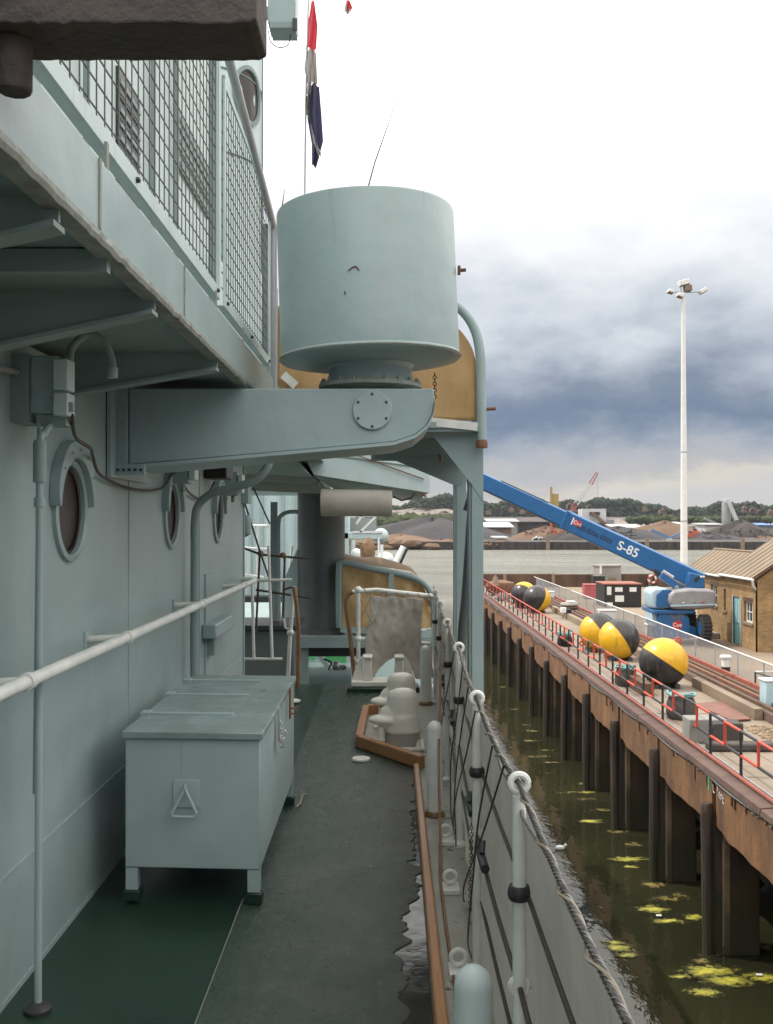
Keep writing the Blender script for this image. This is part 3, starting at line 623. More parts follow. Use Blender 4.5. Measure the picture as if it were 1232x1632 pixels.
MB().tube(spl([(-.17, 4.452, 1.118), (-.15, 4.449, 1.132), (-.135, 4.447, 1.134), (-.122, 4.446, 1.118)]), .0028, 4).build('weld_scar', 'rust', dr)
MB().ball((-.185, 4.455, 1.02), .006, 8, 6, (.6, .4, 1.6)).build('paint_chip', 'rust', dr)
m = MB()
for i in range(8): m.torus(W(693, 596+i*5.2, 5.0), .009, .0026, 'Y' if i % 2 else 'X', 10, 5)
m.build('hanging_chain', 'rust', label='short rusty chain hanging under the right rim of the drum', cat='chain')
# ---------------------------------------------------------------- wall fittings
hl = thing('wall_handrail', 'long white tubular handrail running along the left superstructure wall', 'handrail', (-1.1, 4, -.5))
HX, HZ = -1.09, -.485
MB().tube([(HX, .4, HZ), (HX, 8.3, HZ), (HX-.03, 8.42, HZ), (-1.22, 8.46, HZ)], .022, 14).build('tube', 'white_paint', hl)
for yy in (1.6, 3.05, 4.22, 5.95, 7.7):
    b_ = MB().tube([(WX+.004, yy, HZ-.01), (HX, yy, HZ)], .017, 10); b_.build('bracket', 'white_paint', hl)
    MB().lathe([(.028, -.02), (.028, .02)], (HX, yy, HZ), 16, 'Y').build('collar', 'white_paint', hl)
    MB().box(WX, WX+.008, yy-.04, yy+.04, HZ-.05, HZ+.03).build('wall_pad', 'paint_clean', hl)
cd = thing('vertical_conduit', 'slim painted conduit pipe running down the wall to a foot on the deck', 'conduit', (-1.14, 3.3, D))
MB().tube(spl([(-1.14, 3.3, D+.02), (-1.14, 3.3, -.4), (-1.14, 3.3, .22), (-1.14, 3.34, .29), (-1.135, 3.40, .335)]), .0125, 10).build('pipe', 'paint_clean', cd)
MB().tube([(-1.165, 3.33, -.9), (-1.165, 3.36, .33)], .006, 6).build('thin_pipe', 'paint_soffit', cd)
MB().lathe([(.022, .0), (.022, .13), (.017, .14)], (-1.14, 3.3, .13), 12).build('gland', 'paint_soffit', cd)
MB().lathe([(.019, .0), (.019, .03)], (-1.14, 3.3, .05), 12).build('coupling', 'paint_clean', cd)
MB().lathe([(.045, D+.001), (.045, D+.012), (.018, D+.03)], (-1.14, 3.3, 0), 16).build('foot', 'black_metal', cd)
jb = thing('junction_box', 'grey switch box mounted high on the wall beside the nearest full porthole', 'junction box', (-1.18, 3.45, .34))
MB().box(WX, -1.20, 3.36, 3.52, .335, .565).build('back_plate', 'paint_soffit', jb)
MB().box(-1.20, -1.105, 3.37, 3.50, .365, .56).build('case', 'paint', jb, bevel=.006)
MB().box(-1.112, -1.062, 3.34, 3.42, .44, .545).build('cover', 'paint_pale', jb, bevel=.005)
MB().box(-1.112, -1.062, 3.34, 3.42, .355, .432).build('cover', 'paint_pale', jb, bevel=.005)
MB().box(-1.064, -1.048, 3.35, 3.37, .37, .40).build('latch', 'paint_clean', jb)
MB().box(-1.18, -1.08, 3.38, 3.46, .325, .362).build('gland_plate', 'paint_soffit', jb)
MB().tube(spl([(-1.075, 3.40, .54), (-1.07, 3.42, .60), (-1.03, 3.45, .645), (-.98, 3.47, .63), (-.955, 3.48, .57), (-.95, 3.48, .53)]), .013, 10).build('swan_neck_pipe', 'paint_soffit', jb)
MB().lathe([(.018, .0), (.018, .035)], (-.95, 3.48, .50), 10).build('nozzle', 'paint', jb)
cb = MB().tube(spl([(-1.06, 3.38, .36), (-1.10, 3.55, .30), (-1.15, 3.9, .285), (-1.2, 4.1, .27), (-1.235, 4.35, .20), (-1.235, 4.9, .16), (-1.235, 5.5, .185), (-1.21, 5.75, .28), (-1.235, 6.3, .18), (-1.235, 6.8, .16), (-1.2, 7.0, .28)]), .007, 6)
cb.build('loose_cable', 'wire', label='thin dark cable drooping along the wall from the near switch box', cat='cable')
m = MB().tube([(-1.245, 2.4, .50), (-1.235, 2.9, .47), (-1.235, 3.35, .50)], .012, 8); m.build('short_pipe', 'paint_edge', label='short dark pipe entering the switch box at the left edge', cat='pipe')
for (yy, zz, lb) in ((5.72, .24, 'small grey junction box on the wall under the girder, above the second porthole'), (7.6, .22, 'small grey junction box on the far end of the wall above the last porthole')):
    t = thing('junction_box', lb, 'junction box', (-1.2, yy, zz))
    MB().box(WX, -1.13, yy, yy+.13, zz-.02, zz+.16).build('case', 'paint', t, bevel=.006)
    MB().box(-1.125, -1.09, yy-.01, yy+.10, zz+.0, zz+.14).build('cover', 'paint_pale', t, bevel=.004)
    MB().lathe([(.014, 0), (.014, .05)], (-1.17, yy+.05, zz-.07), 8).build('gland', 'paint_edge', t)
MB().box(-1.255, -1.10, 6.9, 7.2, .30, .42).build('red_box', 'porthole_red', label='dark red box fixed under the overhead deck behind the girder', cat='box', bevel=.01)
MB().tube(spl([(-1.17, 6.23, D+.01), (-1.19, 6.23, -1), (-1.19, 6.23, -.2), (-1.19, 6.23, -.02), (-1.17, 6.23, .10), (-1.08, 6.2, .175), (-.95, 6.18, .21), (-.82, 6.16, .25), (-.74, 6.15, .32), (-.715, 6.15, .42), (-.71, 6.15, .64)], 8), .026, 14).build('bent_pipe', 'paint_soffit', label='thick grey pipe rising behind the locker and bending out under the girder', cat='pipe')
t = thing('bulkhead_lamp', 'small grey bracket and housing low on the wall behind the locker', 'bracket', (-1.2, 7.1, -.85))
MB().box(WX, -1.16, 6.85, 7.6, -.80, -.70).build('housing', 'paint_clean', t, bevel=.01)
MB().box(WX, -1.2, 7.0, 7.1, -.93, -.80).build('arm', 'paint_soffit', t)
t = thing('hanging_lamp', 'small grey lamp hanging from the far end of the wall', 'lamp', W(389, 850, 8.9))
MB().lathe([(.008, .0), (.05, .03), (.055, .16), (.03, .2)], W(391, 856, 8.95), 14).build('shade', 'paint_soffit', t)
MB().tube([W(391, 836, 8.95), W(390, 815, 8.95), W(386, 808, 8.9)], .008, 6).build('stem', 'wire', t)
MB().box(*sorted((W(386, 0, 8.87).x-.04, W(400, 0, 8.87).x)), 8.7, 8.9, W(0, 803, 8.87).z, W(0, 768, 8.87).z).build('mount', 'paint', t, bevel=.006)
# ---------------------------------------------------------------- locker
lk = thing('deck_locker', 'grey green steel locker on legs with a hinged lid and triangular end handle', 'locker', (-.8, 4.95, D))
def rot(mb, a=R(2.2), c=V((-.8, 4.95, 0))):
    for i, p in enumerate(mb.v): q = p-c; mb.v[i] = c+V((q.x*math.cos(a)+q.y*math.sin(a)*.0, q.y-q.x*math.sin(a)*1.6, q.z))
    return mb
lx0, lx1, ly0, ly1, lz0, lz1 = -1.095, -.525, 4.20, 5.72, D+.155, -.905
rot(MB().box(lx0, lx1, ly0, ly1, lz0, lz1)).build('body', 'paint_clean', lk, bevel=.004)
lid = rot(MB().box(lx0-.012, lx1+.012, ly0-.02, ly1+.02, lz1+.002, lz1+.03)).build('lid', 'paint_lid', lk, bevel=.003)
for yy in (4.55, 5.05, 5.5):
    h_ = MB().box(lx0-.015, lx0+.40, yy, yy+.035, lz1+.030, lz1+.038).box(lx0-.02, lx0+.02, yy-.02, yy+.055, lz1+.02, lz1+.042)
    rot(h_).build('hinge_strap', 'paint', lid)
for xx in (lx0, lx1-.055):
    for yy in (ly0+.004, ly1-.06):
        l_ = rot(MB().box(xx+.002, xx+.053, yy, yy+.05, D+.06, lz0-.002)).build('leg', 'paint_clean', lk)
        rot(MB().box(xx-.008, xx+.063, yy-.010, yy+.06, D+.013, D+.058)).build('shoe', 'asphalt_green', l_, bevel=.004)
rot(MB().box(-.89, -.78, ly0-.008, ly0-.001, -1.19, -1.075)).build('handle_plate', 'paint', lk, bevel=.002)
hc = V((-.835, ly0-.03, -1.105))
rot(MB().tube([hc, hc+V((-.052, -.022, -.095)), hc+V((-.045, -.024, -.11)), hc+V((.045, -.024, -.11)), hc+V((.052, -.022, -.095)), hc+V((.0, 0, 0))], .0065, 8)).build('handle', 'paint_clean', lk)
rot(MB().torus(hc+V((0, .008, .002)), .014, .005, 'X', 12, 6)).build('handle_eye', 'paint_clean', lk)
for yy in (4.75, 5.3):
    hs = rot(MB().box(lx1+.012, lx1+.022, yy, yy+.03, lz1-.13, lz1+.03).torus((lx1+.035, yy+.015, lz1-.09), .016, .004, 'Y', 12, 6)).build('hasp', 'rust' if yy > 5 else 'galv', lk)
rot(MB().box(lx1+.024, lx1+.045, 4.755, 4.79, lz1-.16, lz1-.11)).build('padlock', 'galv', lk, bevel=.004)
m = MB(); 
for i in range(7): m.torus((lx1+.03, 4.73+.012*math.sin(i), lz1-.03-.018*i), .008, .0025, 'Y' if i % 2 else 'X', 8, 5)
rot(m).build('padlock_chain', 'galv', lk)
MB().tube(spl([(-.50, 5.55, D+.03), (-.485, 5.65, D+.02), (-.48, 5.75, D+.04), (-.46, 5.85, D+.02)]), .005, 5).build('rope_end', 'rope', label='frayed rope end lying on the deck beside the locker', cat='rope')
t = thing('deck_ring', 'flat white ring plate set in the deck in front of the bollards', 'deck ring', (-.17, 6.72, D+.013))
MB().lathe([(.062, .0), (.060, .012), (.035, .012), (.033, .004), (.001, .004)], (-.17, 6.72, D+.0135), 28).build('plate', 'cream_paint', t)
t = thing('deck_ring', 'pale round plate on the deck by the foot of the brown handrail', 'deck ring', (-.83, 8.9, D+.013))
MB().lathe([(.07, .0), (.068, .012), (.03, .012), (.001, .006)], (-.83, 8.9, D+.0135), 28).build('plate', 'cream_paint', t)
t = thing('deck_eye', 'tiny white eye fitting on the far deck near the fairlead', 'deck eye', (.098, 9.2, D+.013))
MB().lathe([(.022, 0), (.02, .03), (.012, .035)], (.098, 9.2, D+.0135), 10).torus((.098, 9.2, D+.06), .014, .006, 'Y', 12, 6).build('eye', 'white_paint', t)
# ---------------------------------------------------------------- bollard bed with timber coaming
t = thing('timber_coaming', 'low varnished timber coaming framing the two cream bollards', 'timber coaming', (0, 7.3, D))
cp = [(.235, 6.48), (-.195, 7.12), (-.17, 8.30), (.22, 8.42)]
for (a, b) in zip(cp, cp[1:]):
    va, vb = V((*a, D+.052)), V((*b, D+.052)); dv = (vb-va).normalized()*.012
    MB().bar(va+dv, vb-dv, .055, .085).build('board', 'wood', t, bevel=.008)
MB().add([(.235, 6.50, D+.014), (-.17, 7.13, D+.014), (-.15, 8.28, D+.014), (.235, 8.40, D+.014)], [(0, 1, 2, 3)]).build('bed_plate', 'gutter_paint', t, smooth=False)
def bollard(yc, sc, label):
    t = thing('mooring_bollard', label, 'bollard', (.10, yc, D+.015), 'cream bollards in the timber coaming')
    x = .115; z = D+.015
    m = MB(); m.lathe([(.02, z+.14), (.112, z+.15), (.116, z+.24), (.112, z+.32), (.108, z+.36), (.09, z+.39), (.05, z+.408), (.005, z+.412)], (x, yc, 0), 32, sx=1, sy=.8)
    m.lathe([(.13, z+.10), (.125, z+.16), (.12, z+.22)], (x, yc, 0), 24, sx=1, sy=.9)
    m.ball((x-.11, yc-.02, z+.190), .10, 20, 12, (1.35, .85, .40)); m.ball((x-.06, yc, z+.235), .095, 20, 12, (1.1, .8, .7))
    hb = m.build('bollard_head', 'cream_paint', t)
    md = hb.modifiers.new('r', 'REMESH'); md.mode = 'VOXEL'; md.voxel_size = .009; md.use_smooth_shade = True
    md = hb.modifiers.new('s', 'SMOOTH'); md.iterations = 7; md.factor = .6
    MB().lathe([(.13, z+.018), (.125, z+.07), (.118, z+.14)], (x, yc, 0), 32, sx=1, sy=.9).build('pedestal', 'canvas_beige', t)
    MB().box(x-.21, x+.15, yc-.15, yc+.15, z-.0, z+.018).build('base_plate', 'cream_paint', t, bevel=.004)
    MB().lathe([(.024, 0), (.022, .13)], (x-.155, yc-.05, z+.018), 10).build('brace_post', 'cream_paint', t)
    for (dx, dy) in ((-.17, -.11), (.11, -.12), (-.1, .12)):
        MB().lathe([(.018, 0), (.018, .03), (.009, .032), (.009, .05)], (x+dx, yc+dy, z+.018), 6).build('bolt', 'cream_paint', t)
bollard(7.12, 1, 'front cream mooring bollard with a blunt horn pointing inboard')
bollard(7.85, 1, 'rear cream mooring bollard half hidden by the front one')
def vent(x, y, h, r, label, m_='white_paint'):
    t = thing('rounded_post', label, 'post', (x, y, D+.006), 'white round topped posts in the waterway')
    pr = [(r, 0), (r, h-r*1.1)]+[(r*math.cos(R(a)), h-r*1.1+r*1.1*math.sin(R(a))) for a in (20, 40, 60, 75, 88)]
    MB().lathe(pr, (x, y, D+.02), 28).build('tube', m_, t)
    MB().lathe([(r*1.35, 0), (r*1.35, .012), (r*1.05, .028)], (x, y, D+.006), 24).build('foot', 'rusty_tube' if y > 5 else 'gutter_paint', t)
vent(.262, 5.47, .50, .042, 'tall white round topped post just outboard of the timber strip, in front of the bollards')
vent(.190+.03, 2.55, .46, .05, 'white round topped post at the bottom edge beside the timber strip', 'paint_pale')
vent(.345, 8.8, .50, .05, 'most distant white round topped post, beside the grey canvas')
# ---------------------------------------------------------------- guard rail
RZ = -.62
gr = thing('guard_rail', 'white stanchions with wire ropes along the starboard deck edge', 'guard rail', (.32, 4.5, D))
SY = [.75, 2.39, 3.54, 4.96, 6.2, 7.6, 8.85]
for i, y in enumerate(SY):
    x = rx(y); lean = .0
    s = MB().tube([(x, y, D+.01), (x, y, RZ-.03)], .0165, 12).build('stanchion', 'white_paint', gr)
    MB().torus((x, y-.0, RZ), .0205, .0085, 'Y', 20, 8).build('ring', 'white_paint', s)
    MB().torus((x, y-.0, -1.10), .020, .009, 'Y', 18, 8).build('lower_ring', 'white_paint', s)
    MB().lathe([(.024, -.895), (.028, -.885), (.028, -.872), (.024, -.862)], (x, y, 0), 14).build('clamp', 'black_metal', s)
    MB().lathe([(.035, D+.006), (.035, D+.02), (.02, D+.035)], (x, y, 0), 14).build('foot', 'white_paint', s)
def wire(z, r, sag, n='wire_rope', xo=0):
    m = MB(); P = []
    yy = [0.0]+SY+[9.72]
    for a, b in zip(yy, yy[1:]):
        for k in range(8):
            t = k/8; y = a+(b-a)*t; P.append((rx(a)+(rx(b)-rx(a))*t+xo, y, z-sag*4*t*(1-t)))
    P.append((rx(9.72)+xo, 9.72, z)); m.tube(P, r, 8)
    return m.build(n, 'wire', gr), P
_, TP = wire(RZ, .0062, .030, 'top_wire')
wire(-.885, .006, .012, 'middle_wire', .02); wire(-1.10, .007, .02, 'lower_wire'); wire(-1.33, .006, .015, 'bottom_wire', .015)
m = MB()   # strands laid round the top wire near the camera
for k in range(3):
    P = []; 
    for i in range(0, 620):
        y = .9+i*.0045; a = i*.55+k*2.09; t = None
        for A, B in zip(TP, TP[1:]):
            if A[1] <= y <= B[1]: q = (y-A[1])/(B[1]-A[1]); c_ = V(A).lerp(V(B), q); break
        P.append(c_+V((math.cos(a)*.0058, 0, math.sin(a)*.0058)))
    m.tube(P, .0019, 4)
m.build('wire_strands', 'wire_strand', gr, kind='stuff')
# canvas dodger laced outside the rail
def cloth(u, v):
    y = .5+u*9.2; sg = 0
    for A, B in zip(TP, TP[1:]):
        if A[1] <= y <= B[1]: sg = A[2]-RZ; break
    z = RZ+sg-.045-.010*abs(math.sin(y*7.5))-v*(.95)
    return V((rx(y)+.018+.018*min(1, v*9)+.006*math.sin(y*11+z*3)+.010*math.sin(y*3.3+z*5)+v*.02*math.sin(y*5), y, z))
dg = thing('canvas_dodger', 'grey canvas weather cloth laced along the outside of the deck guard rail', 'canvas dodger', (.35, 4.5, D))
MB().grid(cloth, 160, 14).build('cloth', 'canvas_grey', dg)
MB().tube([cloth(i/90, 0)+V((0, 0, .0)) for i in range(91)], .005, 6).build('hem_rope', 'canvas_grey', dg)
P = []
for i in range(0, 1500):
    y = .9+i*.0057; a = y*2*math.pi/.27+.5*math.sin(y*3); rr = .012+.002*math.sin(y*2.3)
    for A, B in zip(TP, TP[1:]):
        if A[1] <= y <= B[1]: c_ = V(A).lerp(V(B), (y-A[1])/(B[1]-A[1])); break
    P.append(c_+V((rr*.8*math.cos(a), 0, -.006+rr*math.sin(a))))
MB().tube(P, .0032, 5).build('lacing', 'rope', dg)
m = MB(); y = 5.0
# transverse rail at the deck break ----------------------------------------
er = thing('end_rail', 'white two bar guard rail across the far end of the deck', 'guard rail', (.1, 9.75, D))
def eb(px, py): return W(px, py, 9.75)
MB().tube([eb(562, 943), eb(600, 940), eb(697, 951)], .022, 10).build('top_bar', 'white_paint', er)
MB().tube([eb(572, 1018), eb(690, 1026)], .017, 10).build('lower_bar', 'white_paint', er)
MB().tube([eb(571, 941), (eb(571, 0).x, 9.75, D)], .021, 10).build('post', 'white_paint', er)
MB().tube([eb(697, 951), (eb(683, 0).x, 9.75, D)], .026, 10).build('post', 'white_paint', er)
for py in (940, 1018, 1055): MB().ball(eb(571, py), .035, 10, 8).build('ball_joint', 'white_paint', er)
m = MB(); P = []
for k in range(60): 
    a = k*.75; P.append(eb(575+k*2.03, 942+k*.15)+V((0, .026*math.cos(a), .026*math.sin(a))))
m.tube(P, .005, 5); m.build('lashing', 'rope', er)
def eg(u, v):
    c = [eb(590, 950), eb(682, 953), eb(691, 1078), eb(580, 1082)]
    a = c[0].lerp(c[1], u); b = c[3].lerp(c[2], u); p = a.lerp(b, v)
    hole = 0
    fd = .03*mn.noise(V((u*3.2, v*3.0, 1)))+.028*abs(mn.noise(V((u*5+v*2.5, v*2-u*3, 4))))+.012*mn.noise(V((u*11, v*11, 2)))
    return p+V((.012*math.sin(v*9+u*4), -.045+.022*math.sin(u*7+v*5)-fd*.7-.03*v, .006*math.sin(u*20)))
cvs = MB(); nu, nv = 70, 80; vs = [eg(i/nu, j/nv) for j in range(nv+1) for i in range(nu+1)]
fs = []
for j in range(nv):
    for i in range(nu):
        u_, v_ = (i+.5)/nu, (j+.5)/nv
        if v_ > .72 and ((u_-.44)/.30)**2+((v_-1.02)/.27)**2 < 1: continue
        if u_ > .93-.10*math.sin(v_*3.0)**2 and v_ < .6: continue
        fs.append((j*(nu+1)+i, j*(nu+1)+i+1, (j+1)*(nu+1)+i+1, (j+1)*(nu+1)+i))
cvs.add(vs, fs).build('canvas_sheet', 'canvas_beige', label='creased grey canvas sheet hung from the end rail above the fairlead', cat='canvas sheet', solid=.006)
m = MB()
for a, b in (((575, 955), (592, 990)), ((592, 950), (575, 985)), ((575, 1010), (600, 985)), ((578, 1050), (590, 1030))): m.tube([eb(*a)+V((0, -.04, 0)), eb(*b)+V((0, -.05, 0))], .005, 5)
m.build('lashing_lines', 'rope', label='thin brown lashing lines tying the canvas to the end rail', cat='lashing')
# fairlead
f = thing('fairlead', 'cream panama fairlead with two pillars at the far deck edge', 'fairlead', (.0, 9.6, D))
fx, fy = -.03, 9.55
MB().box(fx-.30, fx+.30, fy-.12, fy+.14, D+.05, D+.105).build('base', 'cream_paint', f, bevel=.012)
MB().box(fx-.34, fx+.34, fy-.16, fy+.16, D+.001, D+.05).build('bed', 'asphalt_green', f, bevel=.01)
for s in (-1, 1):
    MB().hexa([(fx+s*.10, fy-.08, D+.105), (fx+s*.19, fy-.08, D+.105), (fx+s*.19, fy+.10, D+.105), (fx+s*.10, fy+.10, D+.105), (fx+s*.11, fy-.07, D+.30), (fx+s*.185, fy-.07, D+.31), (fx+s*.185, fy+.09, D+.31), (fx+s*.11, fy+.09, D+.30)]).build('pillar', 'cream_paint', f, bevel=.012)
    MB().prism([(fx+s*.30, fy-.02, D+.106), (fx+s*.192, fy-.02, D+.106), (fx+s*.192, fy-.02, D+.34), (fx+s*.24, fy-.02, D+.28)], (0, .03, 0)).build('web', 'cream_paint', f)
    MB().box(fx+s*.148-.045, fx+s*.148+.045, fy-.09, fy+.10, D+.31, D+.335).build('cap', 'cream_paint', f, bevel=.008)
# brown tubes
MB().tube(spl([(eb(566, 0).x, 9.72, D+.01), eb(560, 1030), eb(553, 975), eb(552, 958), eb(556, 947), eb(567, 942)]), .021, 10).build('bent_handrail', 'rusty_tube', label='brown bent handrail tube beside the grey canvas', cat='handrail')
MB().tube(spl([(W(474, 0, 9.6).x, 9.6, D+.01), W(476, 1040, 9.6), W(475, 990, 9.6), W(471, 950, 9.6), W(468, 935, 9.6)]), .021, 10).build('bent_handrail', 'rusty_tube', label='brown bent handrail tube left of the dark mast column', cat='handrail')
# eyes, rings and cordage in the waterway
for (y, lb) in ((3.55, 'white ring bolt plate in the waterway beside the near stanchion'), (4.35, 'second white ring bolt in the waterway farther along'), (5.0, 'third white ring bolt in the waterway behind the others')):
    t = thing('ring_bolt', lb, 'ring bolt', (rx(y)-.055, y, D+.006), 'white ring bolts in the waterway')
    x = rx(y)-.055
    MB().box(x-.045, x+.03, y-.05, y+.05, D+.006, D+.03).build('block', 'white_paint', t, bevel=.004)
    MB().torus((x-.01, y, D+.068), .026, .009, 'Y', 20, 8).build('ring', 'white_paint', t)
MB().tube(spl([(.255, 2.75, D+.02), (.235, 3.2, D+.03), (.232, 3.8, D+.02), (.235, 4.4, D+.05), (.262, 4.9, D+.06), (.275, 5.3, D+.35), (.31, 5.8, D+.62), (.345, 6.2, D+.92)]), .0065, 6).build('loose_rope', 'rusty_tube', label='brown rope lying along the waterway and rising to the rail', cat='rope')
def rv(s): return random.uniform(-s, s)
m = MB()
for y0, y1 in ((2.6, 4.2), (3.4, 5.2), (2.9, 3.6), (3.9, 4.9), (5.1, 6.6), (4.4, 5.1)):
    P = []; n = 5
    for k in range(n+1):
        t = k/n; P.append((rx(y0+(y1-y0)*t)-.012-.035*math.sin(t*3.14)+rv(.006), y0+(y1-y0)*t, RZ-.01+(D+.04-RZ)*t-.10*math.sin(t*3.1)+rv(.015)))
    m.tube(spl(P), .0032, 5)
m.build('halyard_tangle', 'wire', label='tangle of thin dark lines hanging inside the guard rail', cat='lines', kind='stuff')
m = MB()
for (ya, za, yb, zb) in ((3.50, -1.05, 3.58, -1.40), (4.9, -.9, 5.0, -1.3), (6.1, -.75, 6.2, -1.2)):
    n = int(V((0, yb-ya, zb-za)).length/.013)
    for k in range(n):
        t = k/n; m.torus((rx(ya)-.022, ya+(yb-ya)*t, za+(zb-za)*t), .0065, .0018, 'Y' if k % 2 else 'X', 8, 5)
m.build('slip_chain', 'rust', label='rusty slip chains hanging by the near stanchion', cat='chain', kind='stuff')
for y in (3.3, 3.9, 5.6, 6.9): 
    t = thing('rigging_screw', 'black rigging screw on the lower guard wire, %s from the camera' % ORD[(3.3, 3.9, 5.6, 6.9).index(y)], 'rigging screw', (rx(y), y, -1.1), 'rigging screws on the guard wires')
    MB().tube([(rx(y)-.005, y-.11, -1.10), (rx(y)-.005, y+.11, -1.10)], .015, 8).build('barrel', 'black_metal', t)
    MB().tube([(rx(y)-.005, y, -1.085), (rx(y)+.0, y+.02, -1.05)], .010, 6).build('locking_nut', 'black_metal', t)
# ================================================================== STARBOARD SPONSON (outboard columns carrying a canvas-screened platform)
sp = thing('lookout_platform', 'raised lookout platform on tall painted columns outboard of the deck', 'platform', (.5, 7.3, D))
def colm(x, y, z0, z1, w1, d1, mt='paint_clean', n='column'):
    return MB().box(x-w1/2, x+w1/2, y-d1/2, y+d1/2, z0, z1).build(n, mt, sp, bevel=.003)
X1 = W(761, 0, 6.2).x; X2 = W(733, 0, 8.5).x
c1_ = colm(X1, 6.2, D-.1, .78, .072, .012); MB().box(X1-.006-.045, X1-.035, 6.206, 6.36, D-.1, .5).build('column_flange', 'paint_soffit', c1_)
c2_ = colm(X2+.012, 8.5, D-.1, .52, .085, .012); MB().box(X2-.050, X2-.031, 8.50, 8.62, D-.1, .5).build('column_flange', 'paint_soffit', c2_)
MB().prism([(W(690, 0, 6.2).x, 6.19, W(0, 694, 6.2).z), (X1+.035, 6.19, W(0, 690, 6.2).z), (X1+.035, 6.19, W(0, 800, 6.2).z), (X1-.036, 6.19, W(0, 772, 6.2).z)], (0, .012, 0)).build('gusset', 'paint_clean', sp)
MB().prism([(.05, 8.49, .53), (X2+.05, 8.49, .53), (X2+.05, 8.49, W(0, 770, 8.5).z), (X2-.03, 8.49, W(0, 775, 8.5).z)], (0, .012, 0)).build('gusset', 'paint_soffit', sp)
MB().hexa([(-.12, 6.05, .58), (.585, 6.1, .565), (.68, 8.7, .55), (-.12, 8.7, .57), (-.12, 6.05, .61), (.585, 6.1, .605), (.68, 8.7, .59), (-.12, 8.7, .60)]).build('floor_plate', 'paint_soffit', sp)
MB().box(.0, .585, 6.10, 6.112, .55, .60).build('front_edge', 'paint_clean', sp)
for yy in (6.9, 7.7): MB().box(-.12, .60, yy, yy+.02, .47, .565).build('floor_beam', 'paint_soffit', sp)
# leaning strut between the columns
MB().tube(spl([W(753, 800, 7.2), W(748, 880, 7.2), W(742, 960, 7.2), W(738, 1000, 7.2), W(734, 1080, 7.2)]), .036, 10).build('curved_strut', 'paint_mast', sp)
MB().tube([W(745, 815, 7.2), W(752, 792, 7.2), W(757, 760, 7.0)], .034, 8).build('strut_head', 'paint_mast', sp)
MB().tube([W(700, 715, 7), W(703, 735, 7)], .012, 6).build('drain_stub', 'rusty_tube', sp)
sc = thing('canvas_screen', 'ochre canvas wind screen in an arched tube frame behind the drum', 'canvas screen', (.1, 6.1, .6))
def f6(px, py): return W(px, py, 6.12)
MB().tube(spl([f6(690, 478), f6(722, 484), f6(742, 500), f6(757, 525), f6(765, 560), f6(767, 620), f6(768, 706)], 8), .030, 12).build('arched_frame', 'paint_clean', sc)
MB().lathe([(.035, 0), (.037, .03), (.03, .05)], f6(768, 714), 12).build('frame_foot', 'rust', sc)
poly = [f6(440, 668), f6(440, 500), f6(690, 490), f6(720, 495), f6(738, 510), f6(750, 540), f6(757, 575), f6(759, 620), f6(760, 672)]
def cv(u, v):
    x0 = -.67; xr = lambda z: .548 if z < .95 else .548-.28*max(0, (z-.95)/.37)**2.2
    z = .62+v*.70; x = x0+u*(xr(z)-x0)
    return V((x, 6.135+.012*math.sin(x*7+z*4)+.006*math.sin(x*21+z*9)+.008*math.sin(z*13), z))
MB().grid(cv, 50, 24).build('canvas', 'canvas_ochre', sc, solid=.005)
MB().bar(f6(680, 672)+V((0, -.03, 0)), f6(760, 681)+V((0, -.03, 0)), .02, .05).build('bottom_batten', 'white_paint', sc)
MB().bar(f6(452, 598)+V((0, -.03, 0)), f6(472, 616)+V((0, -.03, 0)), .02, .05).build('bottom_batten', 'white_paint', sc)
MB().box(f6(430, 0).x, f6(443, 0).x, 6.08, 6.12, .62, 1.42).build('end_post', 'paint_clean', sc)
MB().tube([f6(776, 652), f6(790, 651)], .011, 6).build('side_bolt', 'rust', sc)
# ================================================================== AFT OF THE BREAK
ap = thing('aft_platform', 'grey aft platform beyond the deck break with a dark edge beam', 'platform', (-1.4, 16, -1.9))
MB().box(-3.6, .72, 14, 20, -1.62, -1.60).build('floor_plate', 'paint_soffit', ap)
MB().box(-3.6, .72, 13.98, 14, -1.75, -1.60).build('edge_beam', 'paint_soffit', ap)
MB().box(-3.6, .72, 14.2, 14.4, -1.90, -1.64).build('under_strip', 'black_metal', ap)  # black strip below the platform edge
t = thing('machinery_casing', 'dark grey machinery casing with a black lid beyond the white gate', 'casing', (-1.5, 12.6, -3.9))
MB().box(-2.4, -1.14, 12.5, 13.4, -3.9, -1.34).build('body', 'paint_mast', t, bevel=.02)
MB().box(-2.45, -1.10, 12.4, 13.5, -1.339, -1.28).build('lid', 'black_metal', t, bevel=.01)
for xx in (-3, -1.2, .5): MB().box(xx, xx+.1, 14.1, 14.2, -3.9, -1.63).build('support_post', 'paint_soffit', ap)
MB().box(-3.6, .72, 19.9, 20, -1.9, -1.62).build('rear_beam', 'black_metal', ap)
mc = thing('mast_column', 'thick dark grey mast column rising from the aft platform', 'mast column', (-.95, 14.6, -1.6))
MB().lathe([(.345, -1.6), (.345, .45)], (-.95, 14.6, 0), 40).build('tube', 'paint_mast', mc)
MB().lathe([(.40, -1.6), (.40, -1.55), (.35, -1.53)], (-.95, 14.6, 0), 40).build('base_ring', 'paint_mast', mc)
op = thing('gun_platform', 'angular pale gun platform overhead with dark ribbed underside', 'platform', (-.2, 12, .4))
fl = [W(476, 712, 11), W(500, 757, 11), W(685, 786, 11), W(685, 731, 11)]
MB().prism(fl, (0, .03, 0)).build('front_plate', 'paint_pale', op, bevel=.004)
MB().prism([W(510, 722, 10.985), W(655, 742, 10.985), W(655, 743.3, 10.985), W(510, 723.3, 10.985)], (0, .014, 0)).build('panel_seam', 'paint_edge', op)
MB().bar(W(545, 717, 10.97), W(676, 764, 10.97), .012).build('stay_bar', 'rust', op)
r_ = W(685, 786, 11)
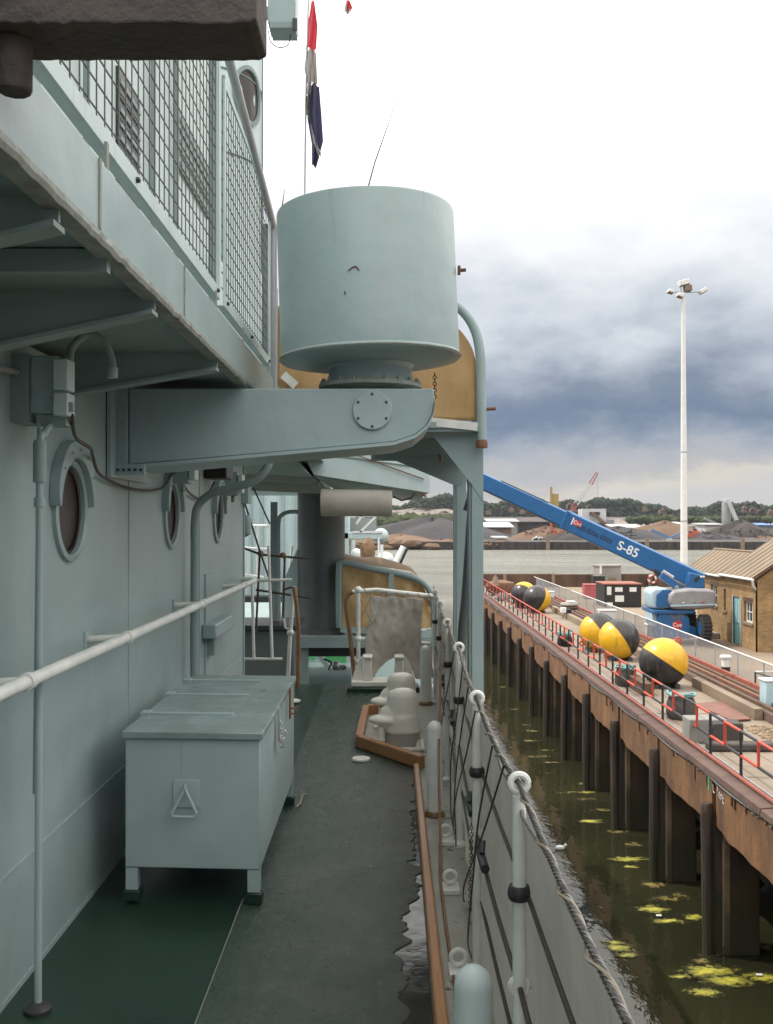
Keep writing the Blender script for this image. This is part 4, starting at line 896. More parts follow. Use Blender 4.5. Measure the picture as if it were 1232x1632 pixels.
MB().hexa([(-.80, 11.03, .50), (r_.x, 11.03, .33), (r_.x, 16, .33), (-.80, 16, .50), (-.9, 11.03, .82), (r_.x, 11.03, .69), (r_.x, 16, .69), (-.9, 16, .82)]).build('platform_body', 'paint_soffit', op)
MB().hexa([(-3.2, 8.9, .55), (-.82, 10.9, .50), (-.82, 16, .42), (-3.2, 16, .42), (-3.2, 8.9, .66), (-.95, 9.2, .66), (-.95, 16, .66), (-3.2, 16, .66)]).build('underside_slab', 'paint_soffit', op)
for i in range(4): MB().bar((-3.1, 9.5+i*.9, .53-i*.012), (-.83, 11.2+i*.9, .47-i*.012), .03, .09).build('rib', 'paint_soffit', op)
MB().tube([W(627, 790, 11), W(640, 797, 11), W(655, 793, 11), W(661, 786, 11)], .018, 6).build('curved_handle', 'black_metal', op)
MB().tube([W(672, 785, 11), W(679, 792, 11)], .014, 6).build('drain_stub', 'rust', op)
p = W(510, 822, 10.9); q = W(625, 779, 10.9)
rc = MB().lathe([(.15, 0), (.152, .01), (.152, q.x-p.x-.01), (.15, q.x-p.x)], (p.x, 11.1, (p.z+q.z)/2), 20, 'X')
rc.build('rolled_screen', 'canvas_beige', label='rolled beige canvas hanging under the overhead gun platform', cat='canvas roll')
ds = thing('deck_screen', 'ochre canvas screen in a rounded grey frame standing on the aft platform', 'canvas screen', (.0, 14.2, -1.6))
def f14(px, py, d=14.15): return W(px, py, d)
MB().tube(spl([f14(541, 1000), f14(540, 950), f14(541, 905), f14(548, 897), f14(600, 908), f14(650, 918), f14(675, 930), f14(688, 950), f14(692, 990), f14(692, 1010)], 6), .045, 10).build('frame', 'paint_soffit', ds)
MB().bar(f14(543, 1003), f14(692, 1010), .08).build('bottom_bar', 'paint', ds)
MB().bar(f14(624, 914, 14.12), f14(620, 1005, 14.12), .07, .05).build('mullion', 'paint', ds)
def cv2(u, v):
    x0, x1 = f14(546, 0).x, f14(690, 0).x; x = x0+(x1-x0)*u; top = f14(0, 899+20*u+(55*max(0, (u-.75)/.25)**2)).z; z = f14(0, 1002).z*(1-v)+top*v
    return V((x, 14.2+.03*math.sin(u*19+v*5)+.02*math.sin(u*33-v*9)+.03*math.sin(v*8+u*9), z))
MB().grid(cv2, 40, 20).build('canvas', 'canvas_ochre', ds)
def cv3(u, v):
    x0, x1 = f14(546, 0).x, f14(686, 0).x; x = x0+(x1-x0)*u; top = f14(0, 897+20*u+(50*max(0, (u-.75)/.25)**2)).z
    return V((x, 14.15+v*1.5, top+.02+.07*math.sin(v*math.pi*.6)*(1-.7*u)+.03*math.sin(u*9+v*4)*v))
MB().grid(cv3, 30, 12).build('canvas_top', 'canvas_brown', ds)
MB().box(f14(547, 0).x, .6, 14.3, 15.6, -1.6, -1.55).build('floor_board', 'paint', ds)
for px in (556, 684): MB().box(f14(px-5, 0).x, f14(px+5, 0).x, 14.12, 14.2, -1.6, f14(0, 1003).z).build('leg', 'paint', ds)
# aft superstructure and clutter beyond
asx = thing('aft_superstructure', 'pale aqua aft superstructure block glimpsed beside the mast column', 'superstructure', (-2, 23, -3.9))
MB().box(-5.5, -1.75, 22, 34, -3.9, 1.4).build('block', 'paint_pale', asx, bevel=.02)
for xx in (-3.0, -2.75, -2.3, -2.0): MB().box(xx, xx+.06, 21.9, 22, -1.6, .9).build('stiffener', 'paint_clean', asx)
MB().box(-5.4, -1.9, 21.5, 21.99, -1.75, -1.6).build('ledge', 'black_metal', asx)
ab = thing('stern_deckhouse', 'pale aqua deckhouse far aft with a small platform on top', 'deckhouse', (-.4, 30, -3.9))
a_, b_ = W(518, 830, 28), W(560, 830, 28)
MB().box(W(440, 0, 28).x, W(556, 0, 28).x, 28, 34, -3.9, W(0, 815, 28).z).build('block', 'paint_pale', ab, bevel=.02)
MB().box(W(540, 0, 28).x, W(610, 0, 28).x, 28, 30, W(0, 860, 28).z, W(0, 848, 28).z).build('platform', 'paint_pale', ab, bevel=.03)
MB().ball(W(607, 854, 28.5), .22, 14, 10).build('platform_end', 'paint_pale', ab)
m = MB()
for a, b in (((562, 822), (600, 822)), ((568, 835), (577, 822)), ((574, 848), (599, 823)), ((562, 848), (610, 848))): m.bar(W(*a, 28), W(*b, 28), .06)
m.build('lattice', 'white', ab)
MB().box(W(545, 0, 29).x, W(600, 0, 29).x, 29, 29.1, W(0, 850, 29).z, W(0, 825, 29).z).build('rear_panel', 'far_grey', ab)
for k_, (px, py, r, lb) in enumerate(((568, 882, 9, 'small white dome left of the white post on the far aft deck'), (614, 892, 14, 'larger white dome right of the white post on the far aft deck'))):
    MB().ball(W(px, py, 24), r/1600*24, 14, 10, (1, 1, .9)).build('white_dome', 'white', label=lb, cat='dome', group='white domes on the far aft deck')
MB().box(W(602, 0, 23).x, W(605, 0, 23).x, 23, 23.05, W(0, 910, 23).z, W(0, 858, 23).z).box(W(606, 0, 23).x, W(611, 0, 23).x, 23, 23.08, W(0, 910, 23).z, W(0, 868, 23).z).build('white_post', 'white', label='slim white post standing behind the ochre aft screen', cat='post')
MB().tube([W(633, 896, 20), W(645, 872, 20)], .085, 12).build('tilted_tube', 'white', label='short white tilted tube above the brown canvas top', cat='tube')
m = MB().bar(W(638, 898, 19.9), W(649, 874, 19.9), .05); m.build('dark_bar', 'black_metal', label='dark bar leaning beside the short white tilted tube', cat='bar')
t = thing('deck_winch', 'brown rusty winch gear behind the ochre aft screen', 'winch', W(585, 890, 22))
MB().lathe([(.1, 0), (.16, .1), (.17, .3), (.1, .42), (.05, .5)], W(586, 893, 22), 12).build('drum', 'rusty_tube', t)
MB().tube([W(577, 895, 21.9), W(580, 872, 21.9), W(585, 866, 21.9)], .04, 6).build('lever', 'rust', t)
MB().box(*sorted((W(560, 0, 21).x, W(620, 0, 21).x)), 20, 24, -1.7, W(0, 897, 21).z).build('winch_bed', 'paint', label='low grey plinth under the winch and white domes aft', cat='plinth')
# railings left of the column
def fence_(name, label, pts_posts, rails, m_, r, d, cat='railing'):
    t = thing(name, label, cat, W(*pts_posts[0][1], d))
    for a, b in pts_posts: MB().tube([W(*a, d), W(*b, d)], r, 8).build('post', m_, t)
    for a, b in rails: MB().tube([W(*a, d), W(*b, d)], r, 8).build('rail', m_, t)
    return t
fence_('side_gate', 'white barred gate with a flat bottom rail beside the wall end', [((402, 932), (405, 1050)), ((428, 870), (434, 1048))], [((385, 1050), (450, 1050)), ((388, 926), (465, 924))], 'white_paint', .014, 9.3, 'gate')
fence_('stair_railing', 'dark brown railing with a sloping stay left of the mast column', [((414, 885), (408, 1010)), ((454, 885), (451, 1000))], [((390, 874), (416, 884)), ((416, 884), (475, 889)), ((475, 889), (495, 890)), ((408, 940), (495, 953)), ((452, 940), (470, 934))], 'pile_dark', .012, 10.5)
MB().tube([W(389, 798, 10.4), W(414, 878, 10.4), W(432, 930, 10.4)], .010, 6).build('wire_stay', 'black_metal', label='dark stay wire slanting down to the railing knot', cat='wire')
MB().tube([W(404, 778, 13), W(430, 835, 13)], .010, 6).build('wire_stay', 'black_metal', label='thin dark wire crossing the gap under the overhead platform', cat='wire')
for px, py in ((415, 882), (451, 885)): MB().ball(W(px, py, 10.45), .032, 10, 8).build('rail_knot', 'rust', label='dark lashing knot on the %s railing post' % ('left' if px == 415 else 'right'), cat='knot')
fence_('far_rail', 'white guard rail with netting farther aft', [((390, 872), (388, 915)), ((397, 872), (396, 918)), ((411, 838), (411, 915)), ((427, 835), (428, 915))], [((386, 873), (432, 876)), ((390, 838), (429, 838)), ((388, 916), (420, 920))], 'white', .022, 17)
t = thing('stanchion', 'white stanchion with a ball joint at the ladder head left of the column', 'stanchion', W(462, 1090, 9.7))
MB().tube([W(459, 1085, 9.7), W(463, 1008, 9.7), W(467, 950, 9.7), W(469, 934, 9.7)], .020, 10).build('tube', 'white_paint', t)
MB().ball(W(463, 1008, 9.7), .035, 12, 8).build('ball_joint', 'white_paint', t)
MB().tube([W(463, 1004, 9.7), W(455, 1000, 9.7), W(452, 985, 9.7)], .014, 8).build('hook', 'white_paint', t)
t = thing('frame_post', 'grey door frame post with a curved corner left of the mast column', 'frame post', W(437, 1000, 13))
MB().box(W(431, 0, 13).x, W(441, 0, 13).x, 13, 13.1, D, W(0, 800, 13).z).build('post', 'paint_soffit', t)
MB().tube(spl([W(445, 1000, 13), W(444, 900, 13), W(444, 835, 13), W(449, 821, 13), W(462, 816, 13), W(476, 816, 13)], 6), .026, 8).build('curved_tube', 'paint_soffit', t)
MB().prism([W(448, 1000, 14.5), W(476, 1000, 14.5), W(476, 870, 14.5), W(450, 930, 14.5)], (0, .03, 0)).build('wing_plate', 'paint_pale', label='pale triangular wing plate against the mast column', cat='plate')
MB().tube([W(466, 870, 16), W(463, 905, 16)], .022, 6).build('white_stick', 'white', label='short white pole seen through the gap by the column', cat='pole')
MB().lathe([(.02, 0), (.03, .5)], W(489, 0, 16), 6)
# lower deck clutter seen through the break
MB().hexa([W(470, 1092, 17), W(560, 1092, 17), W(560, 1094, 16), W(470, 1094, 16), W(480, 1040, 25), W(560, 1040, 25), W(560, 1041, 24), W(480, 1041, 24)]).build('slanted_hatch', 'aqua_deck', label='slanted grey green hatch lid on the lower deck', cat='hatch')
MB().prism([W(478, 1043, 22), W(500, 1043, 22), W(512, 1063, 22), W(480, 1068, 22)], (0, .05, 0)).build('green_cover', 'green_bright', label='bright green sheet left of the hatch on the lower deck', cat='sheet')
MB().prism([W(508, 1043, 21), W(552, 1043, 21), W(552, 1080, 21), W(534, 1072, 21)], (0, .05, 0)).build('green_cover', 'green_bright', label='bright green sheet right of the slanted white bar on the lower deck', cat='sheet')
MB().bar(W(508, 1042, 20), W(543, 1090, 20), .05, .1).build('slanted_bar', 'white', label='slanted white bar across the lower deck opening', cat='bar')
t = thing('deck_pump', 'small grey machine with pipes on the bright green lower deck', 'machine', W(545, 1070, 19.5))
m = MB(); m.ball(W(536, 1060, 19.4), .09, 12, 8).ball(W(548, 1064, 19.4), .07, 12, 8).box(W(528, 0, 19.4).x, W(556, 0, 19.4).x, 19.4, 19.6, W(0, 1080, 19.4).z, W(0, 1068, 19.4).z); m.build('casing', 'galv', t)
MB().tube(spl([W(516, 1050, 19.3), W(528, 1056, 19.3), W(524, 1068, 19.3), W(536, 1074, 19.3), W(552, 1062, 19.3)]), .02, 6).build('hose', 'black_metal', t)
MB().box(W(484, 0, 20).x, W(489, 0, 20).x, 20, 20.1, W(0, 1062, 20).z, W(0, 1050, 20).z).build('red_box', 'sticker_red', label='tiny red box on the lower deck', cat='box')
# ================================================================== FLAGS AND AERIALS
fs_ = thing('flagstaff', 'thin staff behind the drum carrying a furled flag', 'flagstaff', W(485, 330, 12))
MB().tube([W(484, 420, 12), W(487, 150, 12), W(492, -60, 12)], .011, 8).build('pole', 'galv', fs_)
def flag(pl, pr, m_, par, name):
    n = len(pl)-1
    def fn(u, v):
        t = v*n; i = min(n-1, int(t)); q = t-i
        a = V(pl[i]).lerp(V(pl[i+1]), q); b = V(pr[i]).lerp(V(pr[i+1]), q)
        p = a.lerp(b, u); return p+V((0, .05*math.sin(u*9+v*2), 0))
    return MB().grid(fn, 14, 12).build(name, m_, par)
fg = thing('ensign', 'limp red, white and navy flag hanging in folds from the staff', 'flag', W(495, 260, 12))
F = lambda pts, d=12: [W(x, y, d) for x, y in pts]
flag(F([(496, -5), (490, 30), (486, 74)]), F([(500, -5), (506, 40), (504, 78)]), 'flag_red', fg, 'red_band')
flag(F([(488, 74), (484, 105), (489, 128), (487, 150)], 11.97), F([(499, 76), (497, 105), (497, 125), (495, 150)], 11.97), 'flag_white', fg, 'white_band')
flag(F([(497, 76), (496, 130)], 12.02), F([(503, 78), (506, 133)], 12.02), 'canvas_beige', fg, 'shaded_white_band')  # shade on the white band put in as a beige cloth colour
flag(F([(492, 130), (489, 185), (496, 225), (496, 262)], 12.0), F([(508, 133), (512, 180), (515, 225), (505, 265)], 12.0), 'flag_blue', fg, 'blue_band')
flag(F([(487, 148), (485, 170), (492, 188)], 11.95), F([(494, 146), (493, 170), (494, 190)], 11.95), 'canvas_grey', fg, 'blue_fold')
flag(F([(494, 195), (498, 222), (508, 250)], 11.94), F([(496, 198), (507, 235), (512, 243)], 11.94), 'flag_white', fg, 'white_fold')
fg2 = thing('pennant', 'tip of a small red and white pennant at the very top edge', 'flag', W(554, 18, 14))
flag(F([(552, -6), (547, 14)], 14), F([(556, -6), (562, 12)], 14), 'flag_red', fg2, 'red_band')
flag(F([(550, 1), (546, 17)], 13.97), F([(554, 1), (558, 17)], 13.97), 'flag_white', fg2, 'white_band')
MB().tube([W(583, 310, 11), W(597, 258, 11), W(638, 140, 11)], [.009, .007, .003], 6).build('whip_aerial', 'black_metal', label='long thin whip aerial leaning right above the drum', cat='aerial')
MB().tube([W(449, 330, 11), W(453, 300, 11)], [.008, .003], 5).build('whip_aerial', 'black_metal', label='tip of a short whip aerial beside the drum top left edge', cat='aerial')
# ================================================================== QUAY
FX = 7.3
MB().add([(FX+.35, -2, Q), (70, -2, Q), (70, 86, Q), (FX+.35, 86, Q)], [(0, 1, 2, 3)]).build('quay_ground', 'concrete', kind='structure', smooth=False)
MB().add([(10.3, 15, Q+.0), (10.3, 15, Q), (10.3, 16, Q)], [(0, 1, 2)]) 
# paving slabs along the edge
qs = thing('quay_paving', 'grey concrete slabs with open joints along the quay edge', 'paving', (8.6, 40, Q))
sm = {}
y = 12.0; k = 0
while y < 62:
    ln = 2.4
    for (a, b) in ((FX+.42, 8.75), (8.78, 10.15)):
        h = random.uniform(.012, .03)
        MB().box(a, b, y, y+ln-.03, Q+.001, Q+h).build('slab', 'slab', qs)
    y += ln
MB().box(FX+.42, 10.15, 62, 85.5, Q+.001, Q+.02).build('slab', 'slab', qs)
qw = thing('quay_wall', 'rust stained concrete quay face with coping and hanging fascia panels', 'quay wall', (FX, 40, WZ))
# coping
y = 10.0
while y < 86:
    ln = 4.7; h = random.uniform(-.01, .01)
    MB().hexa([(FX-.12, y, Q-.16), (FX+.40, y, Q-.16), (FX+.40, y+ln-.03, Q-.16), (FX-.12, y+ln-.03, Q-.16), (FX-.10, y, Q-.02+h), (FX+.40, y, Q+.015+h), (FX+.40, y+ln-.03, Q+.015+h), (FX-.10, y+ln-.03, Q-.02+h)]).build('coping_stone', 'coping', qw, bevel=.015)
    y += ln
bays = [17.7+4.53*i for i in range(-1, 15)]
for i, yb in enumerate(bays):
    # panel hangs between the piles, its lower edge cut up towards the far pile
    zl, zr = -6.78+random.uniform(-.06, .06), -6.80+random.uniform(-.06, .06)
    ya, yc = yb+.24, yb+4.53-.02; n = 10; top = Q-.165
    vs = []
    for j in range(n+1):
        yy = ya+(yc-ya)*j/n; zb = zl+(zr-zl)*j/n+random.uniform(-.02, .02)
        if j < 2: zb += .0
        if j > n-2: zb += .10
        off_ = random.uniform(-.008, .008)
        vs += [(FX-.04+off_, yy, zb), (FX-.04+off_, yy, top), (FX+.18, yy, top), (FX+.18, yy, zb)]
    fs2 = [(j*4+c, j*4+(c+1) % 4, j*4+4+(c+1) % 4, j*4+4+c) for j in range(n) for c in range(4)]+[(0, 1, 2, 3), (n*4+3, n*4+2, n*4+1, n*4)]
    pn = MB().add(vs, fs2).build('fascia_panel', 'fascia', qw, smooth=False, bevel=.01)
    for _ in range(3):
        yy = random.uniform(ya+.2, yc-.2)
        MB().box(FX-.075, FX-.05, yy, yy+.05, Q-.36-random.random()*.2, Q-.17).build('bracket_stub', 'rust', qw)
MB().box(FX+.19, FX+.5, 10, 86, -6.6, Q-.2).build('rear_beam', 'pile_dark', qw)
MB().tube([(FX-.02+.22, 10, Q+.075), (FX+.20, 86, Q+.075)], .045, 8).build('edge_pipe', 'red_pale', qw)
m = MB().tube([(FX+.36, 10, Q+.045), (FX+.36, 86, Q+.045)], .018, 6); m.build('cable_conduit', 'galv', qw)
MB().tube([(FX-.085, y_, Q-.19+.03*math.sin(y_*1.4)) for y_ in [10+i*.5 for i in range(152)]], .018, 5).build('hanging_cable', 'galv', qw)
m = MB(); rs = random.Random(3)
for _ in range(420):
    yy = 17+60*rs.random()**1.6; r = rs.uniform(.015, .055); c_ = V((FX-.05, yy, Q-.185-rs.random()**2*.10)); o = len(m.v)
    m.ball(c_, r, 6, 4, (.5, 1.5, .8))
    for i in range(o, len(m.v)): m.v[i] += V((rs.uniform(-.3, .3)*r, rs.uniform(-.4, .4)*r, rs.uniform(-.3, .3)*r))
m.build('spalled_edge', 'slab', qw, kind='stuff', smooth=False)
# graffiti marks on the second panel
yg = 21.3
gm = []
for (a, b, c_, d_) in ((20.9, 21.0, -5.95, -6.05),): pass
for seg in (((22.35, -5.82), (22.33, -5.97)), ((22.33, -5.97), (22.26, -6.0)), ((22.0, -6.0), (21.93, -5.88)), ((21.9, -5.88), (21.9, -6.02)), ((21.82, -5.9), (21.82, -6.03)), ((21.82, -5.9), (21.77, -5.92)), ((21.70, -5.9), (21.70, -6.05)), ((21.70, -6.05), (21.64, -6.06)), ((21.75, -5.96), (21.64, -5.95)), ((22.06, -5.80), (22.02, -5.86)), ((22.02, -5.86), (22.06, -5.9))):
    m = MB().bar((FX-.052, *seg[0]), (FX-.052, *seg[1]), .014); m.build('chalk_mark', 'white', qw)
MB().box(FX-.055, FX-.046, 22.62, 22.70, -6.03, -5.70).build('green_paint_dash', 'green_bright', qw)
# bank under the quay
MB().add([(9.6, 8, WZ-.3), (9.6, 88, WZ-.3), (12.5, 88, -7.6), (12.5, 8, -7.6), (12.5, 8, Q-.2), (12.5, 88, Q-.2)], [(0, 1, 2, 3), (3, 2, 5, 4)]).build('bank', 'mud_green', kind='structure', smooth=False)
MB().box(8.3, 70, 9.9, 86.2, Q-.25, Q-.02).build('deck_slab', 'pile_dark', kind='structure')
# piles
for i, yb in enumerate(bays):
    ordn = ORD[i] if i < len(ORD) else 'far'
    pl = ('nearest' if i == 0 else ordn+' from the camera')
    dz = random.uniform(-.12, .12)
    t = thing('fender_pile', 'dark wet timber fender pile on the quay face, '+pl, 'pile', (FX-.2, yb+.1, WZ), 'timber fender piles along the quay')
    pm = MB().lathe([(.135, WZ-1), (.128, -9), (.142, -8.2), (.132, -7.3), (.14, -6.5), (.145, -6.22+dz), (.11, -6.14+dz), (.01, -6.13+dz)], (FX-.17, yb+.10, 0), 9)
    lx, ly = rv(.025), rv(.03)
    for q_ in range(len(pm.v)): p_ = pm.v[q_]; h_ = p_.z-WZ; pm.v[q_] = V((p_.x+lx*h_/3.4+.02*mn.noise(p_*3), p_.y+ly*h_/3.4+.02*mn.noise(p_*3+V((5, 0, 0))), p_.z))
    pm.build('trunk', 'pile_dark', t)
    MB().box(FX-.02, FX+.12, yb+.02, yb+.16, WZ-1, -6.35+dz).build('backing_post', 'pile_dark', t)
    t = thing('quay_column', 'broad rusty brown column under the quay edge, '+pl, 'column', (FX+.4, yb+.2, WZ), 'square columns under the quay')
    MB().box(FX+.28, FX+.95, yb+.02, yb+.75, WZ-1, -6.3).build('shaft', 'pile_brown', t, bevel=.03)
    MB().hexa([(FX+.16, yb-.03, WZ-1), (FX+.27, yb-.03, WZ-1), (FX+.27, yb+.05, WZ-1), (FX+.16, yb+.05, WZ-1), (FX+.16, yb-.03, -7.0), (FX+.27, yb-.03, -6.85), (FX+.27, yb+.05, -6.85), (FX+.16, yb+.05, -7.0)]).build('lit_edge_strip', 'pile_lit', t)  # sunlit column edge put in as a strip of paler colour
    MB().bar((FX+.6, yb+.4, -9.0), (FX+3.2, yb+.4, -6.6), .28, .28).build('raking_brace', 'pile_dark', t)
# red and black railing
rl = thing('quay_railing', 'red and black painted pipe railing along the quay edge', 'railing', (7.62, 45, Q))
RXQ = 7.62; y = 17.55; k = 0
zt, zm = Q+1.0, Q+.47
while y < 84:
    MB().tube([(RXQ, y, Q), (RXQ, y, zt-.03)], .035, 8).build('post', 'black_metal', rl)
    ym, y2 = y+1.02, y+2.04
    MB().tube([(RXQ, ym, zm), (RXQ, ym, zt)], .033, 8).build('short_post', 'red_paint', rl)
    for z_ in (zt, zm):
        MB().tube([(RXQ, y, z_), (RXQ, ym, z_)], .034, 8).build('rail_section', 'red_paint' if z_ == zt else 'black_metal', rl)
        MB().tube([(RXQ, ym, z_), (RXQ, y2, z_)], .034, 8).build('rail_section', 'black_metal' if (z_ == zt and y < 40) else 'red_paint', rl)
    y = y2
# kerb and rail track
kb = thing('concrete_kerb', 'sunlit concrete kerb wall beside the steel track beams', 'kerb', (10.3, 30, Q))
for a, b in ((18, 26.3), (27.9, 33.6), (36.5, 50), (50.1, 62)):
    MB().box(10.2, 10.45, a, b, Q+.001, Q+.32).build('kerb_section', 'concrete', kb, bevel=.015)
MB().box(10.46, 11.75, 16, 75, Q+.001, Q+.26).build('raised_strip', 'coping', label='raised brown strip between the kerb and the mesh fence', cat='strip')
tr = thing('steel_track', 'long rusty red steel track beams lying along the quay', 'steel beams', (11, 40, Q+.26))
for xx, mt, hh in ((11.55, 'red_pale', .14), (11.22, 'pile_brown', .10), (10.95, 'rust', .10), (10.62, 'pile_brown', .08)):
    for a, b in ((17, 33.5), (33.6, 52), (52.1, 72)): MB().box(xx, xx+.13, a, b, Q+.262, Q+.262+hh).build('beam', mt, tr)
for a, b in ((23, 26), (27, 31)): MB().box(10.8, 10.93, a, b, Q+.262, Q+.275).build('slot_painted_shade', 'plastic_black', tr)  # black strips painted in for the shade inside the hollow slots
# rusted plate, rubble
p = MB().hexa([G(1104, 1124)+V((0, 0, .02)), G(1165, 1152)+V((0, 0, .05)), G(1196, 1150)+V((0, 0, .05)), G(1150, 1120)+V((0, 0, .02)), G(1104, 1124)+V((0, 0, .06)), G(1165, 1152)+V((0, 0, .09)), G(1196, 1150)+V((0, 0, .09)), G(1150, 1120)+V((0, 0, .06))])
p.build('steel_plate', 'plate_rust', label='flat rusty red steel plate lying on the quay near the kerb', cat='steel plate')
m = MB()
for _ in range(420):
    c_ = V((random.uniform(9.5, 10.18), random.uniform(21.5, 27), Q+.03)); r = random.uniform(.02, .07)
    o = len(m.v); m.ball(c_, r, 5, 3, (1, 1, .7))
    for i in range(o, len(m.v)): m.v[i] += V((rv(r*.25), rv(r*.25), rv(r*.2)))
m.build('rubble', 'rubble', label='loose pale gravel and rubble heap on the quay by the kerb', cat='rubble', kind='stuff', smooth=False)
def block(px, py, wx, wy, h, m_, name, label, cat, top=None, group=None):
    g = G(px, py); t = thing(name, label, cat, g, group)
    MB().box(g.x-wx/2, g.x+wx/2, g.y, g.y+wy, Q+.03, Q+h).build('body', m_, t, bevel=.03)
    if top: MB().box(g.x-wx/2-.03, g.x+wx/2+.03, g.y-.03, g.y+wy+.03, Q+h+.002, Q+h+.06).build('lid', top, t, bevel=.02)
    return t, g
def sack(px, py, r, h, label, m_='dark_timber'):
    g = G(px, py); t = thing('bagged_weight', label, 'bundle', g)
    MB().lathe([(r*.9, .03), (r, .15), (r*.97, h*.7), (r*.8, h)], (g.x, g.y+r, Q), 14).build('bundle', m_, t)
    m = MB()
    for k in range(3):
        P = [(g.x+math.cos(a)*r*(.5+.2*k), g.y+r+math.sin(a)*r*(.45+.2*k), Q+h+.03+.04*k+rv(.05)) for a in [i*.6+k for i in range(9)]]
        m.tube(spl(P, 3), .035, 6)
    m.build('rope_coil', 'teal_tarp', t)
sack(1092, 1150, .42, .62, 'dark drum with pale teal rope heaped on top behind the quay railing')
sack(1000, 1096, .36, .55, 'smaller dark drum with pale teal rope behind the railing below the buoys')
sack(902, 1032, .34, .5, 'distant dark drum with rope behind the railing before the paired buoys', 'porthole_red')
for px, py, w_, h_, lb, m_ in ((1128, 1186, .95, .62, 'left dark grey concrete block behind the quay railing', 'concrete_grey'), (1160, 1188, .75, .55, 'right dark block behind the quay railing', 'dark_timber')):
    block(px, py, w_, .6, h_, m_, 'concrete_block', lb, 'block')
g = G(1200, 1206); MB().box(g.x-.9, g.x+.75, g.y+.4, g.y+.8, Q+.03, Q+.22).build('timber_baulk', 'dark_timber', label='long dark timber baulk lying on the quay at the right', cat='timber', bevel=.05)
g = G(1035, 1110); MB().box(g.x-.25, g.x+.1, g.y, g.y+3.4, Q+.03, Q+.42).build('steel_box_beam', 'pile_brown', label='long brown steel box beam on the quay in front of the nearest buoy', cat='steel beam', bevel=.03)
# buoys
def buoy(px, py, rad, rotv, label, lug=True):
    g = G(px, py); c_ = V((g.x, g.y+rad*.4, Q+rad+.05)); t = thing('mooring_buoy', label, 'buoy', c_, 'black and yellow spherical buoys on the quay')
    OFF[t.name] = c_
    MB().ball(c_, rad, 48, 32).build('sphere', 'buoy', t)
    MB().torus(c_+V((0, 0, 0)), rad*1.002, .012, 'Z', 60, 6).build('girth_weld', 'rust', t)
    MB().torus(c_+V((0, 0, rad+.07)), .09, .03, 'X', 14, 8).box(c_.x-.16, c_.x+.16, c_.y-.12, c_.y+.12, c_.z+rad-.02, c_.z+rad+.03).build('lifting_eye', 'far_orange', t)
    t.rotation_euler = V(rotv).to_track_quat('Z', 'Y').to_euler()
    ch = MB()
    for s in (-1, 1): ch.box(g.x+s*rad*.45-.08, g.x+s*rad*.45+.08, g.y-.1, g.y+rad*1.3, Q+.02, Q+.16)
    ch.build('buoy_chock', 'dark_timber', label='dark timber chocks under the '+' '.join(label.split()[:6]), cat='chocks')
buoy(1061, 1098, .80, (.55, .0, .80), 'nearest black buoy with a yellow cap at top right')
buoy(989, 1054, .80, (-.80, -.10, -.50), 'second buoy, yellow on the left and black on the right')
buoy(956, 1040, .80, (-.80, -.05, -.55), 'third yellow and black buoy behind and left of the second')
buoy(857, 978, .82, (.82, .35, -.38), 'far black buoy with a yellow right edge')
buoy(836, 970, .82, (.55, .60, .60), 'most distant buoy, black with a yellow top, behind the far pair')
# mesh fence
mf = thing('mesh_fence', 'galvanised mesh barrier fence running along the quay', 'fence', (12, 45, Q))
FXX = 11.92; y = 20.0
while y < 80:
    b = y+2.35
    if not (63.5 < y < 66):
        MB().tube([(FXX, y, Q), (FXX, y, Q+1.08)], .026, 6).build('post', 'galv', mf)
        MB().tube([(FXX, y+.02, Q+1.08), (FXX, b-.02, Q+1.08)], .024, 6).build('top_rail', 'white', mf)
        MB().tube([(FXX, y+.02, Q+.14), (FXX, b-.02, Q+.14)], .024, 6).build('bottom_rail', 'white', mf)
    y = b
m = MB(); y = 20.0
while y < 80: m.bar((FXX, y, Q+.14), (FXX, y, Q+1.07), .005); y += .055
zz = Q+.2
while zz < Q+1.06: m.bar((FXX, 20, zz), (FXX, 80, zz), .005); zz += .055
m.build('wire_mesh', 'galv', mf, kind='stuff', smooth=False)
m = MB()
for _ in range(260):
    yy = random.choice((26, 27.2, 29.4, 33, 36.3, 38.8))+rv(.25); x = FXX-.15+rv(.2); h = random.uniform(.06, .28)
    m.add([(x-.015, yy, Q+.02), (x+.015, yy, Q+.02), (x+rv(.1), yy+rv(.1), Q+h)], [(0, 1, 2)])
m.build('weeds', 'weed', label='tufts of green weeds at the foot of the mesh fence', cat='weeds', kind='stuff', smooth=False)
# bollards and cabinets
def qb(px, py, label, h=.87, r=.15, stripe=True):
    g = G(px, py); t = thing('quay_bollard', label, 'bollard', g)
    MB().lathe([(r*1.0, .0), (r*.95, .18)], g, 20).build('base', 'white', t)
    MB().lathe([(r*.97, .182), (r*.97, h*.55)], g, 20).build('band', 'plastic_black', t)
    MB().lathe([(r*.97, h*.552), (r*1.0, h*.86), (r*1.35, h*.90), (r*1.35, h*.97), (r*1.1, h)], g, 20).build('head', 'white', t)
qb(1156, 1084, 'white quay bollard with a black band beside the mesh fence')
def cab(px, py, w_, h_, label, d=.5, m_='white'):
    g = G(px, py); t = thing('service_cabinet', label, 'cabinet', g)
    MB().box(g.x-w_/2, g.x+w_/2, g.y, g.y+d, Q+.02, Q+h_-.08).build('case', m_, t, bevel=.02)
    MB().box(g.x-w_/2-.04, g.x+w_/2+.04, g.y-.04, g.y+d+.04, Q+h_-.078, Q+h_).build('cap', m_, t, bevel=.02)
cab(969, 1003, .85, 1.0, 'white service cabinet above the paired buoys')
cab(1043, 1024, .6, .85, 'white service cabinet by the fence above the nearest buoy')
cab(872, 960, .95, .75, 'far white service cabinet by the fence behind the distant buoys')
